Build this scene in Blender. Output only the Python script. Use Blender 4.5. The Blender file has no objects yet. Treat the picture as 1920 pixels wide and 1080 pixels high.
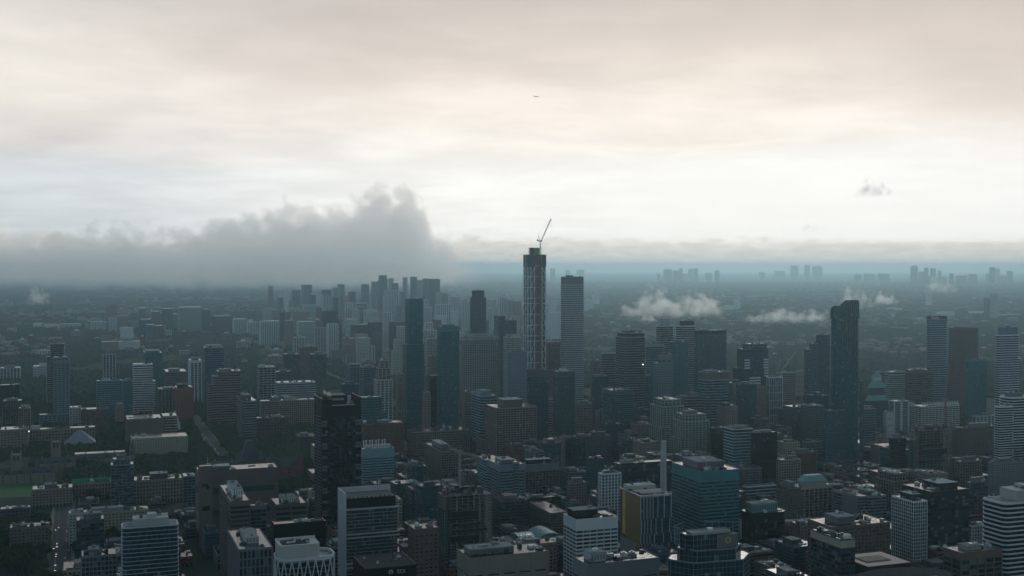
import bpy, bmesh, math, random
import numpy as np
from mathutils import Vector, Matrix
random.seed(7); rng = np.random.default_rng(7)
SC = bpy.context.scene
COL = SC.collection
R = math.radians

# ------------------------------------------------------------------ camera
CAMZ, F, HY = 330.0, 2200.0, 500.0            # eye height, focal length (1920 px frame), horizon row
PITCH = math.atan((540.0 - HY) / F)
cam_d = bpy.data.cameras.new('camera'); cam = bpy.data.objects.new('camera', cam_d); COL.objects.link(cam)
cam.location = (0, 0, CAMZ); cam.rotation_euler = (math.pi / 2 - PITCH, 0, 0)
cam_d.sensor_width = 36.0; cam_d.lens = F / 1920 * 36.0; cam_d.clip_start = 1.0; cam_d.clip_end = 200000.0
SC.camera = cam

# ------------------------------------------------------------------ render settings
SC.view_settings.view_transform = 'Standard'; SC.view_settings.look = 'None'
SC.view_settings.exposure = 0.0; SC.view_settings.gamma = 1.0; SC.view_settings.use_curve_mapping = False
SC.render.engine = 'CYCLES'
cy = SC.cycles
cy.max_bounces = 12; cy.diffuse_bounces = 2; cy.glossy_bounces = 2; cy.transmission_bounces = 2
cy.volume_bounces = 9; cy.transparent_max_bounces = 8; cy.use_denoising = True
cy.volume_step_rate = 0.3; cy.volume_max_steps = 400
cy.use_adaptive_sampling = True; cy.adaptive_threshold = 0.02
cy.caustics_reflective = False; cy.caustics_refractive = False

# ------------------------------------------------------------------ node helper
class NT:
    def __init__(s, tree): s.t = tree; s.n = tree.nodes; s.l = tree.links
    def node(s, typ, **kw):
        nd = s.n.new(typ)
        for k, v in kw.items(): setattr(nd, k, v)
        return nd
    def put(s, sock, v):
        if isinstance(v, bpy.types.NodeSocket): s.l.new(v, sock)
        elif v is not None: sock.default_value = v
    def math(s, op, a, b=None, c=None, clamp=False):
        nd = s.node('ShaderNodeMath', operation=op, use_clamp=clamp)
        for i, v in enumerate((a, b, c)):
            if v is not None: s.put(nd.inputs[i], v)
        return nd.outputs[0]
    def vmath(s, op, a, b=None):
        nd = s.node('ShaderNodeVectorMath', operation=op)
        s.put(nd.inputs[0], a)
        if b is not None: s.put(nd.inputs[1], b)
        return nd.outputs[0]
    def comb(s, x, y, z):
        nd = s.node('ShaderNodeCombineXYZ')
        for i, v in enumerate((x, y, z)): s.put(nd.inputs[i], v)
        return nd.outputs[0]
    def sep(s, v):
        nd = s.node('ShaderNodeSeparateXYZ'); s.put(nd.inputs[0], v); return nd.outputs
    def noise(s, vec, scale, detail=4.0, rough=0.55, dist=0.0):
        nd = s.node('ShaderNodeTexNoise'); s.put(nd.inputs['Vector'], vec)
        nd.inputs['Scale'].default_value = scale; nd.inputs['Detail'].default_value = detail
        nd.inputs['Roughness'].default_value = rough; nd.inputs['Distortion'].default_value = dist
        return nd.outputs[0]
    def ramp(s, fac, stops, interp='LINEAR'):
        nd = s.node('ShaderNodeValToRGB'); nd.color_ramp.interpolation = interp
        el = nd.color_ramp.elements
        while len(el) < len(stops): el.new(0.5)
        for e, (p, c) in zip(el, stops): e.position = p; e.color = (*c, 1) if len(c) == 3 else c
        s.put(nd.inputs[0], fac); return nd.outputs[0]
    def mix(s, fac, a, b, blend='MIX'):
        nd = s.node('ShaderNodeMix', data_type='RGBA', blend_type=blend)
        s.put(nd.inputs[0], fac)
        s.put(nd.inputs[6], (*a, 1) if isinstance(a, tuple) and len(a) == 3 else a)
        s.put(nd.inputs[7], (*b, 1) if isinstance(b, tuple) and len(b) == 3 else b)
        return nd.outputs[2]
    def mapr(s, v, a, b, c=0.0, d=1.0, smooth=False):
        nd = s.node('ShaderNodeMapRange', interpolation_type='SMOOTHSTEP' if smooth else 'LINEAR')
        for i, x in enumerate((v, a, b, c, d)): s.put(nd.inputs[i], x)
        return nd.outputs[0]

# ------------------------------------------------------------------ sky
SUN_EL, SUN_AZ = R(24), R(12)      # sun behind the cloud deck, ahead and slightly right of the view
W = bpy.data.worlds.new('World'); SC.world = W; W.use_nodes = True
nt = NT(W.node_tree); nt.n.clear()
out = nt.node('ShaderNodeOutputWorld'); bg = nt.node('ShaderNodeBackground'); bg.inputs[1].default_value = 0.1
nt.l.new(bg.outputs[0], out.inputs[0])
sky = nt.node('ShaderNodeTexSky', sky_type='NISHITA'); sky.sun_disc = False
sky.sun_elevation = SUN_EL; sky.sun_rotation = SUN_AZ
tc = nt.node('ShaderNodeTexCoord').outputs['Generated']
dx, dy, dz = nt.sep(tc)
el = nt.math('MULTIPLY', nt.math('ARCSINE', dz), 57.2958)                     # degrees above the horizon
az = nt.math('MULTIPLY', nt.math('ARCTAN2', dx, dy), 57.2958)
inv = nt.math('DIVIDE', 1.0, nt.math('ADD', nt.math('MAXIMUM', dz, 0.0), 0.09))
P = nt.comb(nt.math('MULTIPLY', dx, inv), nt.math('MULTIPLY', dy, inv), 0.0)  # cloud deck seen in perspective
n1 = nt.noise(P, 0.55, 5.0, 0.5, 0.4)
n2 = nt.noise(nt.vmath('ADD', P, (7.3, 2.1, 0.0)), 1.6, 5.0, 0.55, 0.2)
wob = nt.math('MULTIPLY', nt.math('SUBTRACT', n1, 0.5), 9.0)
elw = nt.math('ADD', el, nt.math('MULTIPLY', wob, nt.mapr(el, 3.0, 9.0)))
t = nt.math('DIVIDE', elw, 26.0, clamp=True)
warm = nt.ramp(t, [(0.0, (.62, .60, .575)), (0.055, (.97, .975, .96)), (0.16, (.99, .985, .955)), (0.27, (.96, .89, .81)),
                   (0.37, (.80, .71, .645)), (0.50, (.63, .57, .52)), (0.75, (.33, .35, .37)), (1.0, (.20, .245, .28))])
left = nt.ramp(t, [(0.0, (.58, .60, .61)), (0.06, (.68, .73, .76)), (0.17, (.72, .76, .79)), (0.23, (.74, .70, .69)), (0.33, (.95, .89, .81)),
                   (0.46, (.69, .645, .605)), (0.75, (.33, .35, .37)), (1.0, (.20, .245, .28))])
fl = nt.mapr(nt.math('ADD', az, nt.math('MULTIPLY', wob, 1.0)), -24.0, -3.0, 1.0, 0.0, smooth=True)
base = nt.mix(fl, warm, left)
# soft streaks in the deck, and a heavier veil high on the right
streak = nt.mapr(n2, 0.35, 0.70, 0.925, 1.05, smooth=True)
base = nt.mix(1.0, base, nt.comb(streak, streak, streak), 'MULTIPLY')
veil = nt.math('MULTIPLY', nt.mapr(nt.math('ADD', az, nt.math('MULTIPLY', wob, 1.6)), 4.0, 26.0, 0.0, 0.42, smooth=True), nt.mapr(elw, 4.5, 9.5, 0.0, 1.0, smooth=True))
base = nt.mix(veil, base, (.54, .465, .43))
glow = nt.math('MULTIPLY', nt.mapr(az, -6.0, 10.0, 0.0, 1.0, smooth=True), nt.math('MULTIPLY', nt.mapr(el, 0.9, 1.6, 0.0, 1.0, smooth=True), nt.mapr(elw, 3.0, 6.5, 1.0, 0.0, smooth=True)))
base = nt.mix(nt.math('MULTIPLY', glow, 0.75), base, (.96, .965, .95))
# distant cloud layer lying on the horizon
nb = nt.noise(nt.comb(nt.math('MULTIPLY', az, 0.45), nt.math('MULTIPLY', el, 1.3), 0.0), 1.3, 6.0, 0.55)
btop = nt.math('ADD', nt.mapr(az, -2.0, 16.0, 1.42, 1.12), nt.math('MULTIPLY', nt.math('SUBTRACT', nb, 0.5), 1.9))
bm_ = nt.mapr(nt.math('SUBTRACT', btop, el), -0.12, 0.34, 0.0, 1.0, smooth=True)
nb2 = nt.noise(nt.comb(nt.math('MULTIPLY', az, 0.5), nt.math('MULTIPLY', el, 2.4), 3.0), 1.7, 5.0, 0.6)
bcol = nt.ramp(nb2, [(0.3, (.58, .575, .56)), (0.7, (.78, .75, .70))])
base = nt.mix(nt.math('MULTIPLY', bm_, 0.86), base, bcol)
# unseen sky behind the view dimmed and cooled, set for its light on facades
away = nt.mapr(nt.math('MULTIPLY', dy, 1.0), -0.35, 0.85, 0.72, 1.0, smooth=True)
base = nt.mix(1.0, base, nt.comb(away, away, away), 'MULTIPLY')
cool = nt.mapr(nt.math('ADD', dy, nt.math('MULTIPLY', dz, -0.9)), -0.3, 0.75, 1.0, 0.0, smooth=True)
base = nt.mix(cool, base, nt.mix(1.0, base, (.66, .97, 1.18), 'MULTIPLY'))
base10 = nt.vmath('SCALE', base); base10.node.inputs[3].default_value = 10.0
nt.put(bg.inputs[0], nt.mix(0.97, sky.outputs[0], base10))

sun_d = bpy.data.lights.new('sun', 'SUN'); sun_d.energy = 0.5; sun_d.angle = R(20); sun_d.color = (1.0, .95, .88)
sun = bpy.data.objects.new('sun', sun_d); COL.objects.link(sun)
sdir = Vector((math.sin(SUN_AZ) * math.cos(SUN_EL), math.cos(SUN_AZ) * math.cos(SUN_EL), math.sin(SUN_EL)))
sun.rotation_euler = sdir.to_track_quat('Z', 'Y').to_euler(); sun.location = (0, 0, 900)

# ------------------------------------------------------------------ pixel -> place helpers (layout only)
cp, sp = math.cos(PITCH), math.sin(PITCH)
def slopes(x, y):
    u = (x - 960) / F; v = (y - 540) / F; q = cp - v * sp
    return u / q, (-sp - v * cp) / q
def at(x, y, D):
    a, b = slopes(x, y); return Vector((a * D, D, CAMZ + b * D))
def ground(x, y, z=0.0):
    a, b = slopes(x, y); D = (z - CAMZ) / b; return Vector((a * D, D, z))
GR = R(20.2); GC, GS = math.cos(GR), math.sin(GR)       # street grid direction
def wob3(s): return random.uniform(-s, s)

# ------------------------------------------------------------------ materials
MATS = {}
def pmat(name, col, rough=0.8, vary=0.12, scale=0.08, metal=0.0, spec=0.3, streak=0.0, emit=None, bump=0.0):
    if name in MATS: return MATS[name]
    m = bpy.data.materials.new(name); m.use_nodes = True; MATS[name] = m
    n = NT(m.node_tree); b = n.n['Principled BSDF']
    b.inputs['Roughness'].default_value = rough; b.inputs['Metallic'].default_value = metal
    b.inputs['Specular IOR Level'].default_value = spec
    pos = n.node('ShaderNodeNewGeometry').outputs['Position']
    f = n.noise(pos, scale, 5.0, 0.6)
    c = n.mix(f, tuple(x * (1 - vary * 1.6) for x in col), tuple(min(1, x * (1 + vary * 1.6)) for x in col))
    if streak:                                           # rain streaks running down the wall
        px, py, pz = n.sep(pos)
        f2 = n.noise(n.comb(n.math('MULTIPLY', px, 0.9), n.math('MULTIPLY', py, 0.9), n.math('MULTIPLY', pz, 0.05)), 1.0, 3.0)
        c = n.mix(n.mapr(f2, 0.5, 0.75, 0.0, streak), c, tuple(x * 0.55 for x in col))
    n.put(b.inputs['Base Color'], c)
    if emit: b.inputs['Emission Color'].default_value = (*emit[:3], 1); b.inputs['Emission Strength'].default_value = emit[3]
    return m
def gmat(name, col, rough=0.12, vary=0.5, cell=(3.0, 3.0, 3.6), spec=0.5, bright=0.02):
    """window glass: every pane has its own tint and blind"""
    if name in MATS: return MATS[name]
    m = bpy.data.materials.new(name); m.use_nodes = True; MATS[name] = m
    n = NT(m.node_tree); b = n.n['Principled BSDF']
    b.inputs['Specular IOR Level'].default_value = spec
    obj = n.node('ShaderNodeTexCoord').outputs['Object']
    x, y, z = n.sep(n.vmath('ADD', obj, (501.37, 500.77, 0.05)))
    q = n.comb(*[n.math('FLOOR', n.math('DIVIDE', v, c)) for v, c in zip((x, y, z), cell)])
    wn = n.node('ShaderNodeTexWhiteNoise', noise_dimensions='3D'); n.put(wn.inputs[0], q)
    lo = tuple(v * (1 - vary * 0.75) for v in col); hi = tuple(v * (1 + vary) for v in col)
    c = n.mix(wn.outputs[0], lo, hi)
    blind = n.math('GREATER_THAN', wn.outputs[0], 1.0 - bright)
    c = n.mix(blind, c, (.12 + col[0], .14 + col[1], .14 + col[2]))
    n.put(b.inputs['Base Color'], c)
    n.put(b.inputs['Roughness'], n.mapr(wn.outputs[0], 0, 1, rough * 0.7, rough * 1.8))
    return m

WALL = dict(
    conc=('conc', (.27, .265, .265), .85), light=('light concrete', (.40, .395, .385), .8), white=('white panel', (.62, .63, .63), .6),
    brown=('brown concrete', (.25, .19, .175), .85), brown_dim=('dimmed brown concrete', (.150, .118, .108), .85), beige=('beige stone', (.36, .31, .25), .85), brick=('red brown brick', (.15, .078, .068), .9),
    pink=('pink granite', (.30, .205, .19), .8), dark=('dark cladding', (.022, .026, .030), .5), black=('black cladding', (.008, .009, .010), .45),
    teal=('teal spandrel', (.055, .185, .20), .4), pteal=('pale teal spandrel', (.17, .29, .31), .45), blue=('blue grey panel', (.17, .205, .245), .55),
    grey=('grey panel', (.17, .18, .19), .7), dgrey=('dark grey panel', (.075, .08, .088), .65), slab=('balcony slab', (.46, .475, .48), .75),
    dslab=('weathered slab', (.27, .285, .295), .8), gold=('gold panel', (.27, .19, .06), .45), copper=('green copper', (.16, .33, .29), .6),
    rust=('rust orange', (.26, .10, .06), .8), bronze=('bronze cladding', (.15, .105, .092), .5), sand=('sandstone', (.225, .19, .155), .9),
    green=('bright green panel', (.03, .28, .11), .6), pale=('pale stone', (.46, .44, .40), .8))
def wall(k):
    nm, c, r = WALL[k]; return pmat(nm, c, r, vary=.10, scale=.06, streak=.3 if r > .7 else 0.0, spec=.12)
GLASS = dict(
    gd=('dark glass', (.009, .013, .018)), gt=('teal glass', (.014, .085, .098)), gb=('blue glass', (.014, .050, .080)), gk=('black glass', (.004, .005, .006)),
    gtd=('deep teal glass', (.009, .036, .042)), gg=('green glass', (.010, .058, .052)), gl=('pale blue glass', (.06, .10, .12)), gn=('smoked glass', (.018, .018, .020)))
def glass(k):
    nm, c = GLASS[k]; return gmat(nm, c)
for k in WALL: wall(k)
ROOFS = [pmat('roof gravel', (.13, .125, .118), 1, .35, .15, spec=.03), pmat('roof membrane', (.24, .24, .235), 1, .35, .12, spec=.03),
         pmat('roof tar', (.05, .05, .053), 1, .35, .12, spec=.03), pmat('roof light', (.40, .395, .38), 1, .3, .1, spec=.03)]
M_METAL = pmat('rooftop metal', (.42, .43, .44), .45, .2, .4, metal=.3)
M_DMETAL = pmat('dark metal', (.05, .052, .055), .5, .2, .4, metal=.3)
M_WHITE = wall('white')
M_PANE = [gmat('pane dark', (.008, .012, .015), bright=0), gmat('pane teal', (.016, .045, .050), bright=0), gmat('pane blind', (.085, .105, .11), bright=0)]

# ------------------------------------------------------------------ mesh helpers
def link(name, me, parent=None, loc=None, scale=None, rot=None):
    o = bpy.data.objects.new(name, me); COL.objects.link(o)
    if parent is not None: o.parent = parent
    if loc is not None: o.location = loc
    if scale is not None: o.scale = scale
    if rot is not None: o.rotation_euler = rot
    return o
CUBE = {}
def unit(mat):
    """one shared unit box (base at z=0) per material"""
    if mat.name not in CUBE:
        me = bpy.data.meshes.new('box_' + mat.name)
        v = [(x, y, z) for z in (0, 1) for y in (-.5, .5) for x in (-.5, .5)]
        me.from_pydata(v, [], [(0, 2, 3, 1), (4, 5, 7, 6), (0, 1, 5, 4), (1, 3, 7, 5), (3, 2, 6, 7), (2, 0, 4, 6)])
        me.materials.append(mat); CUBE[mat.name] = me
    return CUBE[mat.name]
def box(name, mat, parent, x0, x1, y0, y1, z0, z1):
    return link(name, unit(mat), parent, ((x0 + x1) / 2, (y0 + y1) / 2, z0), (max(x1 - x0, .01), max(y1 - y0, .01), max(z1 - z0, .01)))
class MB:
    def __init__(s): s.v = []; s.f = []; s.m = []
    def box(s, x0, x1, y0, y1, z0, z1, mi=0):
        b = len(s.v); s.v += [(x, y, z) for z in (z0, z1) for y in (y0, y1) for x in (x0, x1)]
        s.f += [tuple(b + i for i in q) for q in ((0, 2, 3, 1), (4, 5, 7, 6), (0, 1, 5, 4), (1, 3, 7, 5), (3, 2, 6, 7), (2, 0, 4, 6))]; s.m += [mi] * 6
    def prism(s, poly, z0, z1, mi=0, top=None):
        n = len(poly); b = len(s.v); top = top or poly
        s.v += [(x, y, z0) for x, y in poly] + [(x, y, z1) for x, y in top]
        s.f += [tuple(range(b + n - 1, b - 1, -1)), tuple(range(b + n, b + 2 * n))] + [(b + i, b + (i + 1) % n, b + n + (i + 1) % n, b + n + i) for i in range(n)]
        s.m += [mi] * (n + 2)
    def face(s, pts, mi=0):
        b = len(s.v); s.v += [tuple(p) for p in pts]; s.f.append(tuple(range(b, b + len(pts)))); s.m.append(mi)
    def bar(s, a, b_, r, n=4, r2=None, mi=0):
        a = Vector(a); b_ = Vector(b_); d = (b_ - a).normalized(); r2 = r if r2 is None else r2
        u = d.orthogonal().normalized(); w = d.cross(u); k = len(s.v)
        for p, rr in ((a, r), (b_, r2)):
            for i in range(n):
                th = 2 * math.pi * (i + .5) / n; s.v.append(tuple(p + u * rr * math.cos(th) + w * rr * math.sin(th)))
        s.f += [(k + i, k + (i + 1) % n, k + n + (i + 1) % n, k + n + i) for i in range(n)] + [tuple(range(k + n - 1, k - 1, -1)), tuple(range(k + n, k + 2 * n))]
        s.m += [mi] * (n + 2)
    def mesh(s, name, mats, smooth=False):
        me = bpy.data.meshes.new(name); me.from_pydata(s.v, [], s.f)
        for m in (mats if isinstance(mats, (list, tuple)) else [mats]): me.materials.append(m)
        if any(s.m): me.polygons.foreach_set('material_index', s.m)
        if smooth: me.polygons.foreach_set('use_smooth', [True] * len(s.f))
        return me
    def build(s, name, mats, parent=None, loc=None, stuff=False, rot=None, smooth=False):
        o = link(name, s.mesh(name, mats, smooth), parent, loc, None, rot)
        if stuff: o['kind'] = 'stuff'
        return o
def thing(name, label, cat, loc=(0, 0, 0), rz=0.0, group=None):
    o = bpy.data.objects.new(name, None); COL.objects.link(o); o.location = loc; o.rotation_euler = (0, 0, rz)
    o['label'] = label; o['category'] = cat; o.empty_display_size = 5
    if group: o['group'] = group
    return o
def tag(o, label, cat, group=None, kind=None):
    if label: o['label'] = label
    if cat: o['category'] = cat
    if group: o['group'] = group
    if kind: o['kind'] = kind
    return o
def rrect(x0, x1, y0, y1, r, n=6):
    pts = []
    for cx, cyy, a0 in ((x1 - r, y0 + r, -90), (x1 - r, y1 - r, 0), (x0 + r, y1 - r, 90), (x0 + r, y0 + r, 180)):
        for i in range(n + 1):
            a = R(a0 + 90 * i / n); pts.append((cx + r * math.cos(a), cyy + r * math.sin(a)))
    return pts
def grow(poly, d):
    n = len(poly); out = []
    for i in range(n):
        p, q, s_ = Vector(poly[i - 1]), Vector(poly[i]), Vector(poly[(i + 1) % n])
        e = ((q - p).normalized() + (s_ - q).normalized()).normalized(); out.append((q.x + e.y * d, q.y - e.x * d))
    return out
HAZE_D = 0.5e-4; CLOUDS = True
# ------------------------------------------------------------------ ground
FOOT = []           # footprints (cx, cy, ux, uy, hw, hl) in world space, for trees and fillers
def in_foot(X, Y, pad=4.0):
    m = np.zeros(X.shape, bool)
    for cx, cy_, rz, hw, hl in FOOT:
        c, s = math.cos(rz), math.sin(rz); dx_, dy_ = X - cx, Y - cy_
        m |= (np.abs(dx_ * c + dy_ * s) < hw + pad) & (np.abs(-dx_ * s + dy_ * c) < hl + pad)
    return m
def ground_mat():
    m = bpy.data.materials.new('land'); m.use_nodes = True; n = NT(m.node_tree); b = n.n['Principled BSDF']
    pos = n.node('ShaderNodeNewGeometry').outputs['Position']; x, y, z = n.sep(pos)
    a = n.noise(pos, 0.0011, 6, .6); c = n.noise(pos, 0.012, 6, .7)
    vor = n.node('ShaderNodeTexVoronoi'); n.put(vor.inputs['Vector'], pos); vor.inputs['Scale'].default_value = 0.035
    green = n.ramp(c, [(0.3, (.012, .020, .010)), (0.55, (.030, .042, .018)), (0.75, (.060, .070, .035))])
    built = n.ramp(vor.outputs['Color'], [(0.1, (.05, .05, .048)), (0.5, (.14, .135, .125)), (0.72, (.22, .21, .20)), (0.9, (.40, .39, .37))], 'CONSTANT')
    f = n.math('MULTIPLY', n.mapr(a, 0.50, 0.62, 0.0, 0.8, smooth=True), n.mapr(c, .42, .55, 0, 1))
    far = n.mix(f, green, built)
    near = n.ramp(c, [(0.3, (.035, .036, .037)), (0.6, (.06, .06, .06)), (0.8, (.10, .098, .095))])
    isn = n.mapr(n.math('ADD', y, n.math('MULTIPLY', x, -0.55)), 2300.0, 3000.0, 1.0, 0.0, smooth=True)
    isn = n.math('MULTIPLY', isn, n.mapr(n.math('ADD', x, n.math('MULTIPLY', y, 0.16)), -80, 60, .35, 1.0))
    n.put(b.inputs['Base Color'], n.mix(isn, far, near)); b.inputs['Roughness'].default_value = .95; b.inputs['Specular IOR Level'].default_value = .1
    return m
g = MB(); S_ = 60000
g.face([(-S_, -3000, 0), (S_, -3000, 0), (S_, S_, 0), (-S_, S_, 0)])
tag(g.build('ground', ground_mat()), 'flat city ground of paved blocks and green suburb stretching to the horizon', None, kind='structure')
M_ASPH = pmat('asphalt', (.052, .053, .056), .9, .2, .3); M_PAVE = pmat('pavement', (.16, .155, .15), .9, .2, .3)
M_LINE = pmat('road paint', (.6, .6, .57), .7, .2, .5); M_GRASS = pmat('lawn grass', (.05, .12, .03), .95, .35, .12)

# ------------------------------------------------------------------ haze
hb = MB(); hb.box(-60100, 60100, -3100, 60100, -1.5, 448)
hm = bpy.data.materials.new('haze air'); hm.use_nodes = True; n = NT(hm.node_tree); n.n.clear()
o_ = n.node('ShaderNodeOutputMaterial'); pv = n.node('ShaderNodeVolumePrincipled')
pv.inputs['Color'].default_value = (.60, .88, 1.0, 1); pv.inputs['Density'].default_value = HAZE_D; pv.inputs['Anisotropy'].default_value = 0.78
n.l.new(pv.outputs[0], o_.inputs['Volume'])
hz = hb.build('haze', hm); tag(hz, 'thin blue grey haze lying over the whole city and suburbs', None, kind='stuff'); hm.volume_intersection_method = 'FAST' if hasattr(hm, 'volume_intersection_method') else None

# ------------------------------------------------------------------ clouds (real volumes)
def cloud_mat(name, dens, prof, base, top, col=(.93, .93, .94), nscale=1.0, soft=.2, wisp=.5, aniso=.84):
    """density in a unit-less box: prof = stops (x, height fraction of the top), base = lower edge fraction"""
    m = bpy.data.materials.new(name); m.use_nodes = True; n = NT(m.node_tree); n.n.clear()
    o = n.node('ShaderNodeOutputMaterial'); v = n.node('ShaderNodeVolumePrincipled')
    gen = n.node('ShaderNodeTexCoord').outputs['Generated']; pos = n.node('ShaderNodeTexCoord').outputs['Object']
    x, y, z = n.sep(gen)
    big = n.noise(pos, nscale * .0016, 3.0, .5, .3); fine = n.noise(pos, nscale * .0075, 6.0, .66, .5)
    wp = n.vmath('ADD', pos, n.vmath('MULTIPLY', n.comb(fine, big, fine), (90 / nscale,) * 3))
    vo = n.node('ShaderNodeTexVoronoi', feature='SMOOTH_F1'); n.put(vo.inputs['Vector'], wp); vo.inputs['Scale'].default_value = .0052 * nscale; vo.inputs['Smoothness'].default_value = .35
    puff = n.math('MULTIPLY', n.math('SUBTRACT', .45, vo.outputs['Distance']), wisp * .55)
    nn = n.math('ADD', puff, n.math('ADD', n.math('MULTIPLY', n.math('SUBTRACT', big, .5), wisp * .6), n.math('MULTIPLY', n.math('SUBTRACT', fine, .5), wisp * .9)))
    h = n.ramp(x, [(p, (q, q, q)) for p, q in prof], 'B_SPLINE' if len(prof) < 4 else 'EASE')
    yy = n.math('MULTIPLY', n.math('ABSOLUTE', n.math('SUBTRACT', y, .5)), 2.0)
    h = n.math('MULTIPLY', h, n.math('SQRT', n.math('SUBTRACT', 1.0, n.math('MULTIPLY', yy, n.math('MULTIPLY', yy, .9)), clamp=True)))
    up = n.mapr(n.math('ADD', n.math('SUBTRACT', h, z), nn), 0.0, soft, 0.0, 1.0, smooth=True)
    dn = n.mapr(n.math('ADD', z, n.math('MULTIPLY', nn, .35)), base, top, 0.0, 1.0, smooth=True)
    edge = n.math('MULTIPLY', n.mapr(x, 0.0, .03, 0, 1), n.mapr(x, .93, 1.0, 1, 0))
    d = n.math('MULTIPLY', n.math('MULTIPLY', up, dn), n.math('MULTIPLY', edge, dens))
    v.inputs['Color'].default_value = (*col, 1); v.inputs['Anisotropy'].default_value = aniso; n.put(v.inputs['Density'], d)
    n.l.new(v.outputs[0], o.inputs['Volume']); return m
def cloud(x0, x1, y0, y1, D, depth, mat, label):
    a, b = at(x0, y1, D), at(x1, y0, D)
    c = MB(); w_, h_ = (b.x - a.x) / 2, b.z - a.z; c.box(-w_, w_, -depth / 2, depth / 2, 0, h_)
    o = c.build('cloud', mat, None, ((a.x + b.x) / 2, D, a.z)); o['label'] = label; o['category'] = 'cloud'; return o
if CLOUDS:
    prof = [(0, .42), (.16, .45), (.31, .52), (.40, .48), (.56, .62), (.67, .74), (.71, .69), (.80, .84), (.845, .82), (.875, .68), (.905, .46), (.97, .26)]
    bank = cloud_mat('low cloud bank', .0060, prof, .0, .16, (.995, .998, 1.0), 1.35, .11, .46)
    nb_ = NT(bank.node_tree); pvn = [q for q in nb_.n if q.type == 'PRINCIPLED_VOLUME'][0]; dsock = pvn.inputs['Density'].links[0].from_socket
    gx = nb_.sep([q for q in nb_.n if q.type == 'TEX_COORD'][0].outputs['Generated'])[0]
    nb_.put(pvn.inputs['Density'], nb_.math('MULTIPLY', dsock, nb_.math('MULTIPLY', nb_.mapr(gx, .05, .6, .42, 1.0), nb_.mapr(gx, .86, .96, 1.0, .35))))
    cloud(-110, 920, 305, 545, 9300, 620, bank, 'long grey bank of low cloud rolling over the northern suburbs on the left')
# ------------------------------------------------------------------ generic building
# facade styles: fh floor height, bt band thickness, bp band projection, pw pier width, ps pier spacing, pp projection
STY = dict(
    B=dict(fh=3.9, bt=1.75, bp=.25, pw=0, ps=0, pp=0),             # office: spandrel bands
    S=dict(fh=3.3, bt=.55, bp=1.3, pw=0, ps=0, pp=0),              # condo: thin balcony slabs
    W=dict(fh=3.6, bt=1.25, bp=.9, pw=0, ps=0, pp=0),              # broad white balcony bands
    G=dict(fh=3.8, bt=1.2, bp=.25, pw=.8, ps=3.6, pp=.4),          # grid of spandrels and piers
    g=dict(fh=3.6, bt=.5, bp=.3, pw=.45, ps=2.9, pp=.45),          # fine light grid
    P=dict(fh=3.8, bt=1.0, bp=.1, pw=.9, ps=3.4, pp=.6),           # vertical piers
    R=dict(fh=3.3, bt=.7, bp=.1, pw=2.2, ps=7.5, pp=.9),           # broad ribs of an apartment slab
    C=dict(fh=3.8, bt=.7, bp=.07, pw=.22, ps=4.5, pp=.14),         # curtain wall
    K=dict(fh=3.7, bt=2.0, bp=.3, pw=1.9, ps=4.2, pp=.34),         # punched windows
    X=dict(fh=12.0, bt=11.2, bp=.2, pw=4, ps=14, pp=.3),           # nearly blank wall
    Z=dict(fh=7.6, bt=.6, bp=.2, pw=.8, ps=3.8, pp=.7))            # tall fins two floors high
NEAR_WIN = 1620.0; PARTS_D = 2750.0
LAST_ROOF = {}
def nest(child, part):
    """keep the child where it is and hang it under a part of the same thing"""
    child.parent = part; child.matrix_parent_inverse = (Matrix.Translation(part.location) @ part.rotation_euler.to_matrix().to_4x4() @ Matrix.Diagonal((*part.scale, 1))).inverted(); return child
def roof_things(root, x0, x1, y0, y1, z, n, big=1.0, on=None):
    root = on or LAST_ROOF.get(root.name, root); plain = on is None
    for _ in range(n):
        w_, l_ = random.uniform(2, 6) * big, random.uniform(2, 6) * big
        if x1 - x0 < w_ + 4 or y1 - y0 < l_ + 4: continue
        cx, cy_ = random.uniform(x0 + w_ / 2 + 1.5, x1 - w_ / 2 - 1.5), random.uniform(y0 + l_ / 2 + 1.5, y1 - l_ / 2 - 1.5)
        h_ = random.uniform(1.5, 3.6) * big; k = random.random()
        mb = MB(); mb.box(-w_ / 2, w_ / 2, -l_ / 2, l_ / 2, .3, h_)
        if k < .5:
            c8 = [(w_ * .28 * math.cos(a * math.pi / 4), l_ * .28 * math.sin(a * math.pi / 4)) for a in range(8)]; mb.prism(c8, h_, h_ + .8)
        elif k < .8: mb.box(w_ / 2 - .4, w_ / 2 + random.uniform(2, 7), -.5, .5, .5, 1.5)
        else: mb.bar((0, 0, h_), (0, 0, h_ + random.uniform(4, 9)), .18)
        u_ = mb.build('roof_unit', random.choice([M_METAL, M_DMETAL, wall('dgrey'), wall('grey'), ROOFS[1], M_WHITE]), root, (cx, cy_, z))
        if not plain: nest(u_, on)
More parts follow.
